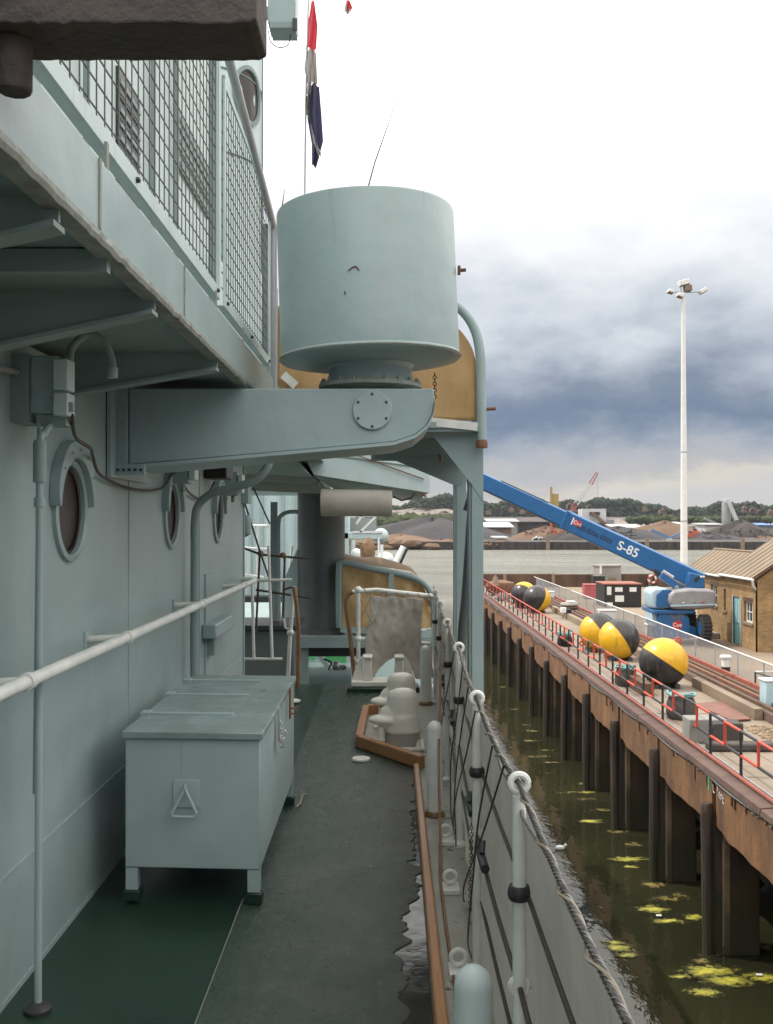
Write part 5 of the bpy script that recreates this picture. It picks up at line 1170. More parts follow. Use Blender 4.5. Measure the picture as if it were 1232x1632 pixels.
t, g = block(1229, 1140, .34, .5, .95, 'lift_light', 'green_tank', 'pale green and white tank at the right edge of the quay', 'tank', top='white')
fr = thing('ladder_hoop', 'black and white hoop rails at the right edge of the quay', 'hoop rail', G(1210, 1112))
g = G(1203, 1108)
for dx in (0, .9): MB().tube([(g.x+dx, g.y, Q), (g.x+dx, g.y, Q+.75)], .03, 8).build('post', 'black_metal', fr)
for z_ in (.75, .32):
    MB().tube([(g.x, g.y, Q+z_), (g.x+.9, g.y, Q+z_), (g.x+1.6, g.y, Q+z_)], .028, 8).build('white_rail', 'white', fr)
    MB().tube([(g.x, g.y, Q+z_-.02), (g.x+.25, g.y-2.0, Q+z_-.02)], .024, 8).build('black_rail', 'black_metal', fr)
# parapet at the quay end
pw = thing('parapet_wall', 'low brown parapet wall across the far end of the quay', 'parapet', (20, 85, Q))
for i in range(11):
    a = 6+i*4.1; MB().box(a, a+4.0, 85.2, 85.7, Q, -4.42+random.uniform(-.03, .03)).build('wall_section', 'pile_brown', pw, bevel=.03)
    MB().box(a+3.9, a+4.15, 84.95, 85.19, Q, -4.36).build('pier', 'concrete', pw)
MB().box(FX, 60, 86, 86.3, WZ-1, Q-.01).build('end_face', 'pile_brown', pw)
# far clutter
def gb(px, py): return G(px, py)
g = G(972, 938); t = thing('lift_shaft_hut', 'tall dark grey ribbed hut at the far end of the quay', 'hut', g)
s_ = g.y/1600
MB().lathe([(23*s_, 0), (22*s_, 34*s_), (24*s_, 35*s_), (24*s_, 37*s_)], (g.x, g.y+1, Q), 8).build('shaft', 'far_grey' if 0 else 'concrete_grey', t)
MB().box(g.x-4*s_, g.x+9*s_, g.y-.28, g.y-.2, Q+.2, Q+.9).build('notice_board', 'roof_sheet', t)
MB().box(g.x-17*s_, g.x-14*s_, g.y-.22, g.y-.15, Q+1.2, Q+1.9).build('white_plate', 'white', t)
block(955, 945, .9, .9, 1.25, 'plastic_black', 'dark_bin', 'black bin with a flat lid beside the ribbed hut', 'bin', top='black_metal')
block(942, 955, .95, .9, 1.0, 'pink_box', 'red_bin', 'faded red bin left of the dark container', 'bin', top='pink_box')
g = G(1000, 968); s_ = g.y/1600
t = thing('storage_container', 'dark storage container with white notices and a red roof edge', 'container', g)
MB().box(g.x-37*s_, g.x+22*s_, g.y, g.y+2.6, Q+.02, Q+36*s_).build('body', 'plastic_black', t, bevel=.02)
MB().box(g.x-38*s_, g.x+23*s_, g.y-.05, g.y+2.65, Q+36*s_+.002, Q+38*s_).build('roof_edge', 'red_pale', t)
for a, b, c_, d_ in ((-33, -26, 20, 33), (-20, -8, 25, 32), (3, 14, 25, 32), (-20, -6, 9, 19), (-33, -24, 1, 8)):
    MB().box(g.x+a*s_, g.x+b*s_, g.y-.03, g.y-.01, Q+c_*s_, Q+d_*s_).build('notice', 'white', t)
MB().box(g.x-3*s_, g.x-2*s_, g.y-.02, g.y-.004, Q+.1, Q+35*s_).build('door_gap', 'black_metal', t)
g = G(910, 982); s_ = g.y/1600; t = thing('cable_drum', 'weathered brown coil stack on the quay near the far buoys', 'coil', g)
for i in range(4): MB().lathe([(13*s_, 0), (15*s_, 1.5*s_), (14*s_, 4*s_)], (g.x, g.y+.5, Q+.02+i*5.2*s_), 18).build('coil', 'canvas_beige' if i % 2 else 'pile_brown', t)
MB().box(g.x-4*s_, g.x+9*s_, g.y+.3, g.y+.8, Q+21*s_, Q+23*s_).build('top_board', 'white', t)
g = G(901, 986); t = thing('site_lamp', 'small white lamp head on a black base beside the coil stack', 'lamp', g)
MB().box(g.x-.28, g.x+.0, g.y-.3, g.y+.1, Q+.35, Q+.65).build('head', 'white', t, bevel=.03); MB().box(g.x+.01, g.x+.3, g.y-.25, g.y+.1, Q+.3, Q+.55).build('back', 'plastic_black', t, bevel=.03)
for dx in (-.2, .15): MB().tube([(g.x+dx, g.y-.1, Q), (g.x+dx*.3, g.y-.1, Q+.34)], .02, 5).build('leg', 'black_metal', t)
# conical rusty buoy and debris at the far left
g = G(800, 950); s_ = g.y/1600; t = thing('rusty_buoy', 'rusty brown bowl shaped buoy lying with a pale cone at the quay end', 'buoy', g)
MB().lathe([(8*s_, 0), (19*s_, 5*s_), (22*s_, 14*s_), (20*s_, 20*s_), (6*s_, 24*s_)], (g.x, g.y+1, Q+.02), 24, sx=1.1).build('hull', 'rust', t)
MB().lathe([(7*s_, 0), (4*s_, 12*s_), (1*s_, 17*s_)], (g.x-10*s_, g.y+.2, Q+16*s_), 14).build('cone', 'roof_sheet', t)
for px, py, r_, m_, lb in ((803, 958, .5, 'concrete_grey', 'grey boulder like bundle near the far railing end'), (822, 962, .35, 'teal_tarp', 'crumpled teal tarp near the distant buoys'), (838, 968, .3, 'far_dark', 'dark heap of rope beside the teal tarp'), (829, 948, .45, 'far_dark', 'dark crate by the far fence end')):
    g = G(px, py); m = MB().ball((g.x, g.y, Q+r_*.5), r_, 9, 6, (1.3, 1, .7))
    for i in range(len(m.v)): m.v[i] += V((rv(.06), rv(.06), rv(.05)))
    m.build('debris_bundle', m_, label=lb, cat='bundle')
# lifebuoy
g = V((W(1039, 924, 84.9).x, 84.9, W(0, 924, 84).z)); t = thing('lifebuoy', 'red and white lifebuoy ring on the parapet wall', 'lifebuoy', g)
for i in range(8): MB().torus(g, .31, .085, 'Y', 6, 8, (i*45, i*45+45)).build('segment', 'red_paint' if i % 2 else 'white', t)
# ================================================================== BOOM LIFT
LD = 45.0
bl = thing('boom_lift', 'blue telescopic boom lift with a grey counterweight and raised boom', 'boom lift', (13.5, LD, Q))
def lp(px, py, d=LD): return W(px, py, d)
def pane(pts, d, dep, m_, n, par=bl, bev=.03): return MB().prism([lp(x, y, d) for x, y in pts], (0, dep, 0)).build(n, m_, par, bevel=bev)
# chassis
pane([(1046, 1006), (1050, 979), (1060, 975), (1088, 978), (1098, 985), (1100, 1002), (1100, 1018), (1050, 1018)], LD, 1.7, 'lift_blue', 'chassis')
pane([(1098, 998), (1122, 1003), (1122, 1016), (1098, 1016)], LD+.1, 1.4, 'lift_blue', 'axle_beam', bev=.02)
pane([(1038, 975), (1047, 978), (1048, 1000), (1040, 998)], LD+.3, 1.2, 'lift_light', 'front_cowl', bev=.02)
for (px, py, d) in ((1122, 1001, 44.4), (1122, 1001, 46.6), (1052, 1006, 46.8), (1098, 990, 46.8)):
    wl = MB().lathe([(.30, -.2), (.5, -.19), (.56, -.1), (.56, .1), (.5, .19), (.30, .2)], lp(px, py, d), 26, 'X'); wl = wl.build('wheel', 'tyre', bl)
    tr_ = MB(); c_ = lp(px, py, d)
    for i in range(22):
        a = 2*math.pi*i/22; q = c_+V((0, math.cos(a)*.57, math.sin(a)*.57)); tr_.box(q.x-.19, q.x+.19, q.y-.04, q.y+.04, q.z-.04, q.z+.04)
    tr_.build('tread', 'tyre', wl, kind='stuff')
    MB().lathe([(.30, -.215), (.26, -.20), (.08, -.16), (.02, -.20)], c_, 20, 'X').build('rim', 'lift_blue', wl)
# turntable
MB().box(lp(1040, 0).x, lp(1105, 0).x, LD-.1, LD+1.9, lp(0, 978).z, lp(0, 972).z).build('turntable', 'lift_blue', bl, bevel=.03)
pane([(1037, 966), (1037, 944), (1043, 938), (1062, 937), (1066, 944), (1063, 970), (1040, 970)], LD+.1, 1.4, 'lift_light', 'engine_hood', bev=.08)
pane([(1046, 967), (1047, 948), (1056, 940), (1070, 940), (1070, 968)], LD-.02, .1, 'lift_blue', 'hood_side_panel', bev=.01)
pane([(1065, 960), (1067, 948), (1075, 941), (1100, 938), (1130, 939), (1141, 942), (1142, 969), (1110, 972), (1072, 971)], LD-.25, 1.8, 'lift_grey', 'counterweight', bev=.12)
pane([(1069, 964.5), (1141, 962.5), (1141, 964.5), (1069, 967)], LD-.29, .05, 'lift_light', 'cover_ridge', bev=.005)
for (a, b, m_) in ((1087, 1091, 'white'), (1105, 1109, 'roof_sheet'), (1117, 1123, 'sticker_red')):
    pane([(a, 961.5), (b, 961), (b, 959.5), (a, 960)], LD-.28, .03, m_, 'warning_label', bev=0)
MB().ball(lp(1078, 937, LD+.4), .12, 8, 6).build('beacon', 'far_grey', bl)
# boom
A = lp(1118, 929, 45.7); B = lp(722, 744, 51.5)
dv = (B-A); T = dv.normalized(); up_ = V((0, 0, 1)); nrm = T.cross(up_).normalized(); upb = nrm.cross(T).normalized()
def bs(t0, t1, h, wdt, m_, n, off=0):
    a = A+dv*t0+upb*off; b = A+dv*t1+upb*off
    c = [(-wdt/2, -h/2), (wdt/2, -h/2), (wdt/2, h/2), (-wdt/2, h/2)]
    return MB().hexa([a+nrm*i+upb*j for i, j in c]+[b+nrm*i+upb*j for i, j in c]).build(n, m_, bl, bevel=.03)
bs(.0, .515, .86, .6, 'lift_blue', 'main_boom')
bs(.516, 1.0, .72, .48, 'lift_blue', 'inner_boom')
bs(.508, .520, .92, .66, 'lift_blue', 'boom_collar')
bs(.0, .50, .03, .5, 'lift_grey', 'cable_tray', -.46)
bs(.53, .98, .06, .3, 'lift_grey', 'hose_tray', -.42)
bs(.60, .80, .05, .04, 'black_metal', 'hose', .39)
pane([(1095, 938), (1098, 912), (1116, 916), (1123, 924), (1124, 938)], LD+.3, .9, 'lift_blue', 'boom_heel', bev=.05)
pane([(1106, 922), (1115, 917), (1112, 927), (1108, 928)], LD+.27, .05, 'plastic_black', 'heel_opening', bev=.01)
for px in (1117, 1121): MB().lathe([(.05, 0), (.05, .05)], lp(px, 919, LD+.28), 8, 'Y').build('pin', 'white', bl)
MB().tube([lp(1054, 916, LD+.6), lp(1092, 935, LD+.6)], .075, 12).build('lift_cylinder', 'roof_sheet', bl)
MB().tube([lp(1056, 911, LD+.45), lp(1072, 921, LD+.45)], .1, 12).build('cylinder_rod', 'galv', bl)
MB().bar(lp(1053, 917, LD+.55), lp(1084, 939, LD+.55), .35, .3).build('link_arm', 'lift_blue', bl)
pane([(1041, 906), (1050, 910), (1054, 919), (1046, 917)], LD+1.0, .3, 'black_metal', 'cylinder_lug', bev=.01)
# lettering on the boom side
ux = T*-1.0
ang = math.atan2(ux.z, ux.x)
def btext(body, px, py, size, m_, n):
    # position on the near face of the boom
    t = None; best = 1e9
    for i in range(200):
        p_ = A+dv*(i/200); sx = 616+1600*p_.x/p_.y
        if abs(sx-px) < best: best = abs(sx-px); t = i/200
    p_ = A+dv*t; cz = 832-1600*p_.z/p_.y
    nn = nrm if nrm.y < 0 else -nrm
    half = .3 if t < .515 else .24
    q = p_+upb*((cz-py)/1600*p_.y)+nn*(half+.004)
    zax = nn; xax = ux; yax = zax.cross(xax)
    ob = text(body, n, m_, bl, (0, 0, 0), size, (0, 0, 0), 0, .003)
    ob.matrix_local = Matrix.Translation(q-OFF[bl.name]) @ Matrix((xax, yax, zax)).transposed().to_4x4()
    return ob
btext('S-85', 1004, 876, .60, 'white', 'model_lettering')
btext('020 8756 0303', 951, 851, .31, 'plastic_black', 'phone_number')
o_ = btext('Cue', 922, 834, .25, 'white', 'sticker_lettering')
btext('I', 914, 831, .5, 'white', 'white_mark')
t_ = thing
a = btext('\u25a0', 921, 833.5, .01, 'sticker_red', 'sticker_dot')
bpy.data.objects.remove(a)
def onboom(px, py, w_, h_, m_, n, o=.002):
    t = min(range(200), key=lambda i: abs(616+1600*(A+dv*(i/200)).x/(A+dv*(i/200)).y-px))/200
    p_ = A+dv*t; cz = 832-1600*p_.z/p_.y; nn = nrm if nrm.y < 0 else -nrm
    q = p_+upb*((cz-py)/1600*p_.y)+nn*(.30+o-.002)
    MB().prism([q+ux*w_/2+upb*h_/2, q-ux*w_/2+upb*h_/2, q-ux*w_/2-upb*h_/2, q+ux*w_/2-upb*h_/2], nn*.003).build(n, m_, bl)
onboom(922, 834, .42, .28, 'sticker_red', 'red_sticker')
text('S-85', 'chassis_lettering', 'roof_sheet', bl, lp(1079, 983, LD-.01), .34, (R(90), 0, 0))
MB().lathe([(.20, 0), (.20, .012)], lp(1079, 996, LD), 24, 'Y', sx=1.15, sy=1).build('logo_disc', 'sticker_red', bl)
text('Cue', 'logo_lettering', 'white', bl, lp(1079, 996, LD-.02), .24, (R(90), 0, 0))
# ================================================================== BRICK BUILDING
HXW = 15.65
bh = thing('brick_building', 'yellow brick quayside building with sheet roof and aqua door', 'building', (17, 46, Q))
ydr = 44.7; 
def wallx(x, y0, y1, z0, z1, holes, name):   # wall facing -X with openings
    m = MB(); ys_ = sorted({y0, y1, *[h[0] for h in holes], *[h[1] for h in holes]}); zs_ = sorted({z0, z1, *[h[2] for h in holes], *[h[3] for h in holes]})
    for a, b in zip(ys_, ys_[1:]):
        for c, d in zip(zs_, zs_[1:]):
            cy, cz = (a+b)/2, (c+d)/2
            if any(h[0] < cy < h[1] and h[2] < cz < h[3] for h in holes): continue
            m.add([(x, a, c), (x, b, c), (x, b, d), (x, a, d)], [(0, 1, 2, 3)])
    for h in holes:
        for (p_, q_) in (((h[0], h[2]), (h[1], h[2])), ((h[1], h[2]), (h[1], h[3])), ((h[1], h[3]), (h[0], h[3])), ((h[0], h[3]), (h[0], h[2]))):
            m.add([(x, *p_), (x, *q_), (x+.22, *q_), (x+.22, *p_)], [(0, 1, 2, 3)])
    return m.build(name, 'brick', bh, smooth=False)
hl_ = [(42.95, 44.0, -4.35, -3.45), (44.45, 45.35, Q+.05, -3.35), (46.3, 46.65, -4.1, -3.1), (47.6, 48.5, -4.0, -3.0)]
wallx(HXW, 42.4, 50.6, Q, -2.55, hl_, 'side_wall')
MB().prism([(HXW, 42.4, Q), (HXW+6, 42.4, Q), (HXW+6, 42.4, -2.4), (HXW+3, 42.4, -.35), (HXW, 42.4, -2.45)], (0, .2, 0)).build('gable_wall', 'brick', bh, smooth=False)
MB().box(HXW+.25, HXW+5.8, 50.4, 50.6, Q, -2.6).build('rear_wall', 'brick', bh, smooth=False)
MB().box(HXW+.05, HXW+.5, 44.3, 50.5, -2.549, -2.50).build('wall_plate', 'pile_brown', bh)
# door
dr_ = MB().box(HXW+.045, HXW+.09, 44.47, 45.33, Q+.06, -3.37).build('door', 'door_aqua', bh)
for a in range(5): MB().box(HXW+.03, HXW+.044, 44.52+a*.16, 44.65+a*.16, Q+1.0, -3.45).build('door_board', 'lift_light' if a % 2 else 'door_aqua', dr_)
MB().box(HXW+.02, HXW+.029, 44.8, 44.95, Q+.95, Q+1.0).build('letter_plate', 'black_metal', dr_)
MB().box(HXW-.02, HXW+.08, 44.38, 44.45, Q, -3.3).box(HXW-.02, HXW+.08, 45.35, 45.42, Q, -3.3).build('door_frame', 'lift_light', dr_)
for h in (hl_[0], hl_[2], hl_[3]):
    wn = MB().box(HXW+.16, HXW+.18, h[0]+.03, h[1]-.03, h[2]+.03, h[3]-.03).build('window', 'dark_glass', bh)
    fr_ = MB(); fr_.box(HXW+.11, HXW+.155, h[0], h[0]+.06, h[2], h[3]).box(HXW+.11, HXW+.155, h[1]-.06, h[1], h[2], h[3]).box(HXW+.11, HXW+.155, h[0]+.06, h[1]-.06, h[2], h[2]+.06).box(HXW+.11, HXW+.155, h[0]+.06, h[1]-.06, h[3]-.06, h[3])
    if h[1]-h[0] > .5:
        for k in (1, 2): yy = h[0]+(h[1]-h[0])*k/3; fr_.box(HXW+.115, HXW+.15, yy-.02, yy+.02, h[2]+.061, h[3]-.061)
    zz = (h[2]+h[3])/2; fr_.box(HXW+.118, HXW+.148, h[0]+.061, h[1]-.061, zz-.02, zz+.02)
    fr_.build('window_frame', 'white', wn)
    MB().box(HXW-.06, HXW+.10, h[0]-.08, h[1]+.08, h[2]-.10, h[2]-.002).build('sill', 'concrete', wn)
    MB().box(HXW-.012, HXW+.10, h[0]-.08, h[1]+.08, h[3]+.002, h[3]+.18).build('lintel', 'pile_brown' if h is hl_[0] else 'concrete', wn)
MB().box(HXW-.5, HXW-.02, 47.2, 48.9, Q+.02, Q+.28).build('step_block', 'concrete_grey', bh, bevel=.02)
def roof(y0, y1, xe, ze, xr, zr, n, name):
    # sheets with real rolls
    w_ = (y1-y0)/n
    for i in range(n):
        a = y0+i*w_; m = MB(); th = .03
        m.hexa([(xe, a+.01, ze), (xr, a+.01, zr), (xr, a+w_-.01, zr), (xe, a+w_-.01, ze), (xe, a+.01, ze+th), (xr, a+.01, zr+th), (xr, a+w_-.01, zr+th), (xe, a+w_-.01, ze+th)])
        m.bar((xe, a+w_, ze+.045), (xr, a+w_, zr+.035), .05, .025); m.build('roof_sheet', 'roof_sheet', bh, smooth=False)
roof(46.3, 51.8, HXW-.22, -2.50, HXW+1.25, -1.42, 9, 'annex')
roof(42.1, 46.25, HXW-.25, -2.40, HXW+3.0, -.20, 7, 'main')
MB().box(HXW+1.2, HXW+1.45, 46.3, 51.8, -1.42, -1.33).build('ridge_cap', 'roof_sheet', bh, bevel=.03)
MB().prism([(HXW+1.47, 46.3, -1.38), (HXW+4, 46.3, -2.5), (HXW+4, 46.3, -2.53), (HXW+1.47, 46.3, -1.41)], (0, 5.5, 0)).build('rear_roof_slope', 'roof_sheet', bh)
MB().prism([(HXW+3.02, 42.1, -.2), (HXW+6.2, 42.1, -2.4), (HXW+6.2, 42.1, -2.45), (HXW+3.02, 42.1, -.25)], (0, 4.15, 0)).build('rear_roof_slope', 'roof_sheet', bh)
MB().prism([(HXW, 46.25, -2.42), (HXW+6, 46.25, -2.42), (HXW+3, 46.25, -.30)], (0, -.1, 0)).build('inner_gable', 'brick', bh, smooth=False)
MB().tube([(HXW-.30, 46.3, -2.50), (HXW-.30, 51.8, -2.50)], .05, 8).build('gutter', 'white', bh)
MB().tube([(HXW-.33, 42.0, -2.42), (HXW-.33, 46.25, -2.42)], .055, 8).build('gutter', 'white', bh)
MB().tube([(HXW-.33, 42.05, -2.45), (HXW-.25, 42.2, -2.7), (HXW-.03, 42.5, -2.85)], .05, 8).build('downpipe', 'white', bh)
MB().prism([(HXW-.34, 42.07, -2.49), (HXW-.34, 42.07, -2.34), (HXW+3.0, 42.07, -.12), (HXW+3.0, 42.07, -.28)], (0, .03, 0)).build('bargeboard', 'pile_brown', bh)
MB().box(HXW+.03, HXW+.06, 42.5, 50.5, -2.549, -2.40).build('fascia_board', 'pile_brown', bh)
# ================================================================== FLOODLIGHT MAST
lm = thing('floodlight_mast', 'tall white floodlight mast with four lamp heads against the dark clouds', 'lamp mast', (23.7, 80, Q))
zt_ = W(0, 466, 80).z
MB().tube([(23.7, 80, Q), (23.7, 80, zt_)], [.30, .16], 14).build('pole', 'white', lm)
for zz in (0, 5.5, 11): MB().lathe([(.32-.008*(zz+5)-.0, zz), (.32-.008*(zz+5), zz+.12)], (23.7, 80, 0), 14).build('joint_collar', 'galv', lm)
def l8(px, py): return W(px, py, 80)
MB().bar(l8(1066, 465), l8(1124, 465), .08).build('cross_arm', 'galv', lm)
def lamp(px, py, w_, h_, tilt, m_='white'):
    c_ = l8(px, py); m = MB().box(-w_/2, w_/2, -.35, .35, -h_/2, h_/2)
    for i, p in enumerate(m.v): m.v[i] = Matrix.Rotation(tilt, 3, 'Y') @ p + c_
    o = m.build('lamp_head', m_, lm, bevel=.04)
    m = MB().box(-w_/2+.06, w_/2-.06, -.30, .30, -h_/2-.03, -h_/2-.001)
    for i, p in enumerate(m.v): m.v[i] = Matrix.Rotation(tilt, 3, 'Y') @ p + c_
    m.build('lens', 'roof_sheet', o)
lamp(1070, 464, .5, .22, R(15)); lamp(1121, 463, .6, .30, R(-30)); lamp(1091, 450, .85, .40, R(-14)); lamp(1085, 470, .45, .30, R(20)); lamp(1097, 459, .55, .45, R(-8), 'roof_sheet')
MB().tube([l8(1086, 452), l8(1086, 464)], .05, 6).build('lamp_stem', 'galv', lm)
MB().tube([l8(1096, 443), l8(1096, 466)], .05, 6).build('lamp_stem', 'galv', lm)
# ================================================================== ALGAE
def gw(px, py): g = G(px, py, WZ); return g.x, g.y
def mats(name, spots_, m_, label):
    m = MB()
    for i, (px, py, wx, wy) in enumerate(spots_):
        x, y = gw(px, py); z = WZ+.004+i*.0009
        m.add([(x-wx, y-wy, z), (x+wx, y-wy, z), (x+wx, y+wy, z), (x-wx, y+wy, z)], [(0, 1, 2, 3)])
    o = m.build(name, m_, label=label, cat='algae', kind='stuff', smooth=False); uv = o.data.uv_layers.new(name='UVMap')
    loc = [(v.co.x, v.co.y) for v in o.data.vertices]
    for p in o.data.polygons:
        for li in p.loop_indices:
            k = o.data.loops[li].vertex_index % 4; uv.data[li].uv = ((0, 0), (1, 0), (1, 1), (0, 1))[k]
    return o
mats('algae', [(1128, 1545, .95, .5), (1160, 1560, .8, .4), (1118, 1578, .5, .3), (1212, 1555, .55, .35), (1084, 1554, .35, .2), (1040, 1447, .62, .34), (1062, 1466, .6, .26), (1105, 1460, .45, .3), (1000, 1368, .8, .34), (985, 1508, .55, .3), (940, 1308, .6, .3), (1005, 1380, .35, .2), (935, 1262, .5, .25), (975, 1500, .4, .2), (1000, 1520, .4, .2)], 'floating_weed', 'bright yellow green algae floating in clumps by the nearest piles')
rnd = random.Random(5); sp_ = []
for px, py in ((930, 1272), (1040, 1408), (985, 1325), (1080, 1425), (862, 1205), (935, 1248), (890, 1232), (845, 1180), (1110, 1528), (1135, 1518), (905, 1262), (870, 1195), (835, 1155), (818, 1130), (800, 1095), (1060, 1432), (1215, 1508), (960, 1290), (1010, 1345), (845, 1165), (880, 1215)):
    sp_.append((px, py, rnd.uniform(.5, .9), rnd.uniform(.25, .45)))
mats('algae', sp_, 'floating_scum', 'brownish algae scum along the foot of the quay piles')
for px, py, lb, m_ in ((1048, 1459, 'small white scrap of litter on the algae patch', 'white'), (1207, 1553, 'pale litter square floating on algae at the lower right', 'white')):
    x, y = gw(px, py); MB().prism([(x-.07, y-.03, WZ+.03), (x+.06, y-.04, WZ+.03), (x+.08, y+.04, WZ+.035), (x-.05, y+.04, WZ+.035)], (0, 0, .012)).build('litter', m_, label=lb, cat='litter')
x, y = gw(892, 1352); t = thing('gull', 'white gull sitting on the water near the guard rail', 'gull', (x, y, WZ))
m = MB().ball((x, y, WZ+.05), .10, 14, 9, (1.6, .7, .75)); m.build('body', 'white', t)
MB().ball((x+.15, y-.02, WZ+.13), .045, 10, 7).build('head', 'white', t); MB().tube([(x+.18, y-.02, WZ+.13), (x+.23, y-.03, WZ+.12)], [.014, .003], 6).build('beak', 'far_yellow', t)
MB().prism([(x-.12, y, WZ+.08), (x-.28, y, WZ+.10), (x-.14, y, WZ+.11)], (0, .03, 0)).build('tail', 'far_grey', t)
# ================================================================== FAR SHORE
bys = 344
MB().add([(-900, bys, -6.8), (1200, bys, -6.8), (1400, 560, -5.5), (-1200, 560, -5.5), (1600, 700, -1), (-1500, 700, -1), (2200, 1150, 14), (-2000, 1150, 14)], [(0, 1, 2, 3), (3, 2, 4, 5), (5, 4, 6, 7)]).build('far_shore', 'far_ground', kind='structure', smooth=False)
fwl = thing('sheet_pile_wall', 'dark sheet pile river wall on the far shore', 'river wall', (100, bys-.4, WZ))
m = MB(); x = 12
while x < 330:
    o = random.uniform(-.25, .25)
    m.box(x, x+1.4, bys-.9+(x//1.5 % 2)*.5, bys+.5, WZ-1, -6.85+o*.6); x += 1.5
m.build('sheet_piles', 'far_dark', fwl, smooth=False, kind='stuff')
for px in (1028, 870, 1180): 
    p = W(px, 878, 343); MB().box(p.x, p.x+1.2, 342.2, 343, WZ-1, W(0, 858, 343).z).build('mooring_post', 'roof_sheet', fwl)
m = MB()
for i in range(340):
    x = random.uniform(-160, 40); r = random.uniform(1.2, 3.0); m.ball((x, bys+random.uniform(0, 8), -8.2+random.uniform(-.8, 1.0)), r, 6, 4, (1.6, 1, .5))
for i in range(len(m.v)): m.v[i] += V((rv(.4), rv(.4), rv(.25)))
m.build('foreshore_rocks', 'earth', label='brown rocky foreshore bank across the river at the left', cat='foreshore', kind='stuff', smooth=False)
def heap(px, py, wpx, hpx, d, m_, label, name='spoil_heap'):
    c_ = W(px, py, d); w_ = wpx/1600*d; h_ = hpx/1600*d
    def fn(u, v):
        a = u*2*math.pi; r = v; rr = r*(1+.18*math.sin(3*a+px)+.1*math.sin(7*a+py))
        hh = h_*max(0, (1-r**1.15))*(1+.12*math.sin(5*a+r*6))
        return V((c_.x+math.cos(a)*rr*w_/2, c_.y+math.sin(a)*rr*w_/2*.6, c_.z-2.5*r**4+hh))
    MB().grid(fn, 32, 8).build(name, m_, label=label, cat='heap')
heap(690, 856, 340, 30, 400, 'coal', 'wide dark spoil heap on the far shore at the left')
heap(640, 868, 200, 16, 360, 'earth', 'low brown earth heap near the water at the left')
heap(870, 862, 150, 22, 380, 'earth', 'brown earth heap left of the boom')
heap(1060, 852, 150, 21, 430, 'earth', 'large reddish brown spoil cone on the far shore')
heap(985, 858, 230, 18, 390, 'coal', 'long dark coal heap behind the boom')
heap(1130, 864, 200, 15, 385, 'coal', 'dark coal heap behind the lamp mast')
heap(1215, 866, 90, 12, 385, 'earth', 'pale brown heap at the right edge of the far shore')
heap(1180, 850, 130, 20, 420, 'far_dark', 'dark scrap heap beside the white silo')
heap(905, 862, 110, 14, 370, 'far_dark', 'dark scrap heap around the orange excavators')
# chalk cliff
def clf(u, v):
    x = -60+u*360; base = W(0, 842, 640).z; top = W(0, 813+3*math.sin(u*19)+16*min(1, max(0, (u-.28)/.1)), 640).z
    z = base+(top-base)*v; n = mn.noise(V((x*.05, z*.15, 0)))*9+mn.noise(V((x*.2, z*.5, 3)))*3
    return V((x, 640+v*14+n, z+mn.noise(V((x*.08, 5, v)))*1.5))
MB().grid(clf, 150, 10).build('quarry_cliff', 'cliff', kind='structure', smooth=False)
def wood(name, m_, n, px0, px1, pyf, d0, d1, r0, r1, label):
    m = MB()
    base = bmesh.new(); bmesh.ops.create_icosphere(base, subdivisions=1, radius=1); bv = [v.co.copy() for v in base.verts]; bf = [tuple(v.index for v in f.verts) for f in base.faces]; base.free()
    for i in range(n):
        px = random.uniform(px0, px1); d = random.uniform(d0, d1); t = random.random()
        py = pyf(px, t); c_ = W(px, py, d); r = random.uniform(r0, r1)*d/900
        m.add([c_+V((p.x*r*random.uniform(.7, 1.3), p.y*r, p.z*r*random.uniform(.55, 1.1))) for p in bv], bf)
    return m.build(name, m_, label=label, cat='woodland', kind='stuff', smooth=False)
def ridge(px): return 803+5*math.sin(px*.013)+4*math.sin(px*.041+1)+2.5*math.sin(px*.13)-(10*math.exp(-((px-690)/70)**2))-(8*math.exp(-((px-960)/50)**2))+6*math.exp(-((px-860)/40)**2)
hill_pts = []
def hl2(u, v):
    px = 100+u*1500; d = 880+v*220; top = W(0, ridge(px)+7, d).z; base = -3
    return V(((px-616)/1600*d, d, base+(top-base)*min(1, v*1.7)))
MB().grid(hl2, 120, 6).build('wooded_hill', 'leaf_far', kind='structure', smooth=False)
wood('wood', 'leaf_far', 17000, 380, 1400, lambda px, t: ridge(px)+1+34*t**1.15, 860, 980, .9, 3.0, 'dark green woodland covering the ridge on the horizon')
wood('wood', 'leaf_bush', 900, 585, 745, lambda px, t: 827+14*t+2*math.sin(px*.2), 560, 620, 3, 6.5, 'olive green scrub below the pale quarry cliff')
wood('wood', 'leaf_bush', 260, 1000, 1232, lambda px, t: 826+6*t, 600, 640, 2, 4, 'olive scrub strip under the ridge at the right')
m = MB()
for i in range(30):
    px = random.choice((random.uniform(1020, 1075), random.uniform(900, 940), random.uniform(1175, 1232), random.uniform(770, 860))); p = W(px, ridge(px)+random.uniform(6, 14), 858); w_ = random.uniform(1.2, 2.2)
    m.box(p.x-w_, p.x+w_, 852, 856, p.z-2, p.z+.7)
    m.prism([(p.x-w_-.1, 852, p.z+.7), (p.x+w_+.1, 852, p.z+.7), (p.x, 852, p.z+1.7)], (0, 4, 0))
m.build('ridge_houses', 'earth', label='scattered reddish houses half hidden among the ridge trees', cat='houses', kind='stuff', smooth=False)
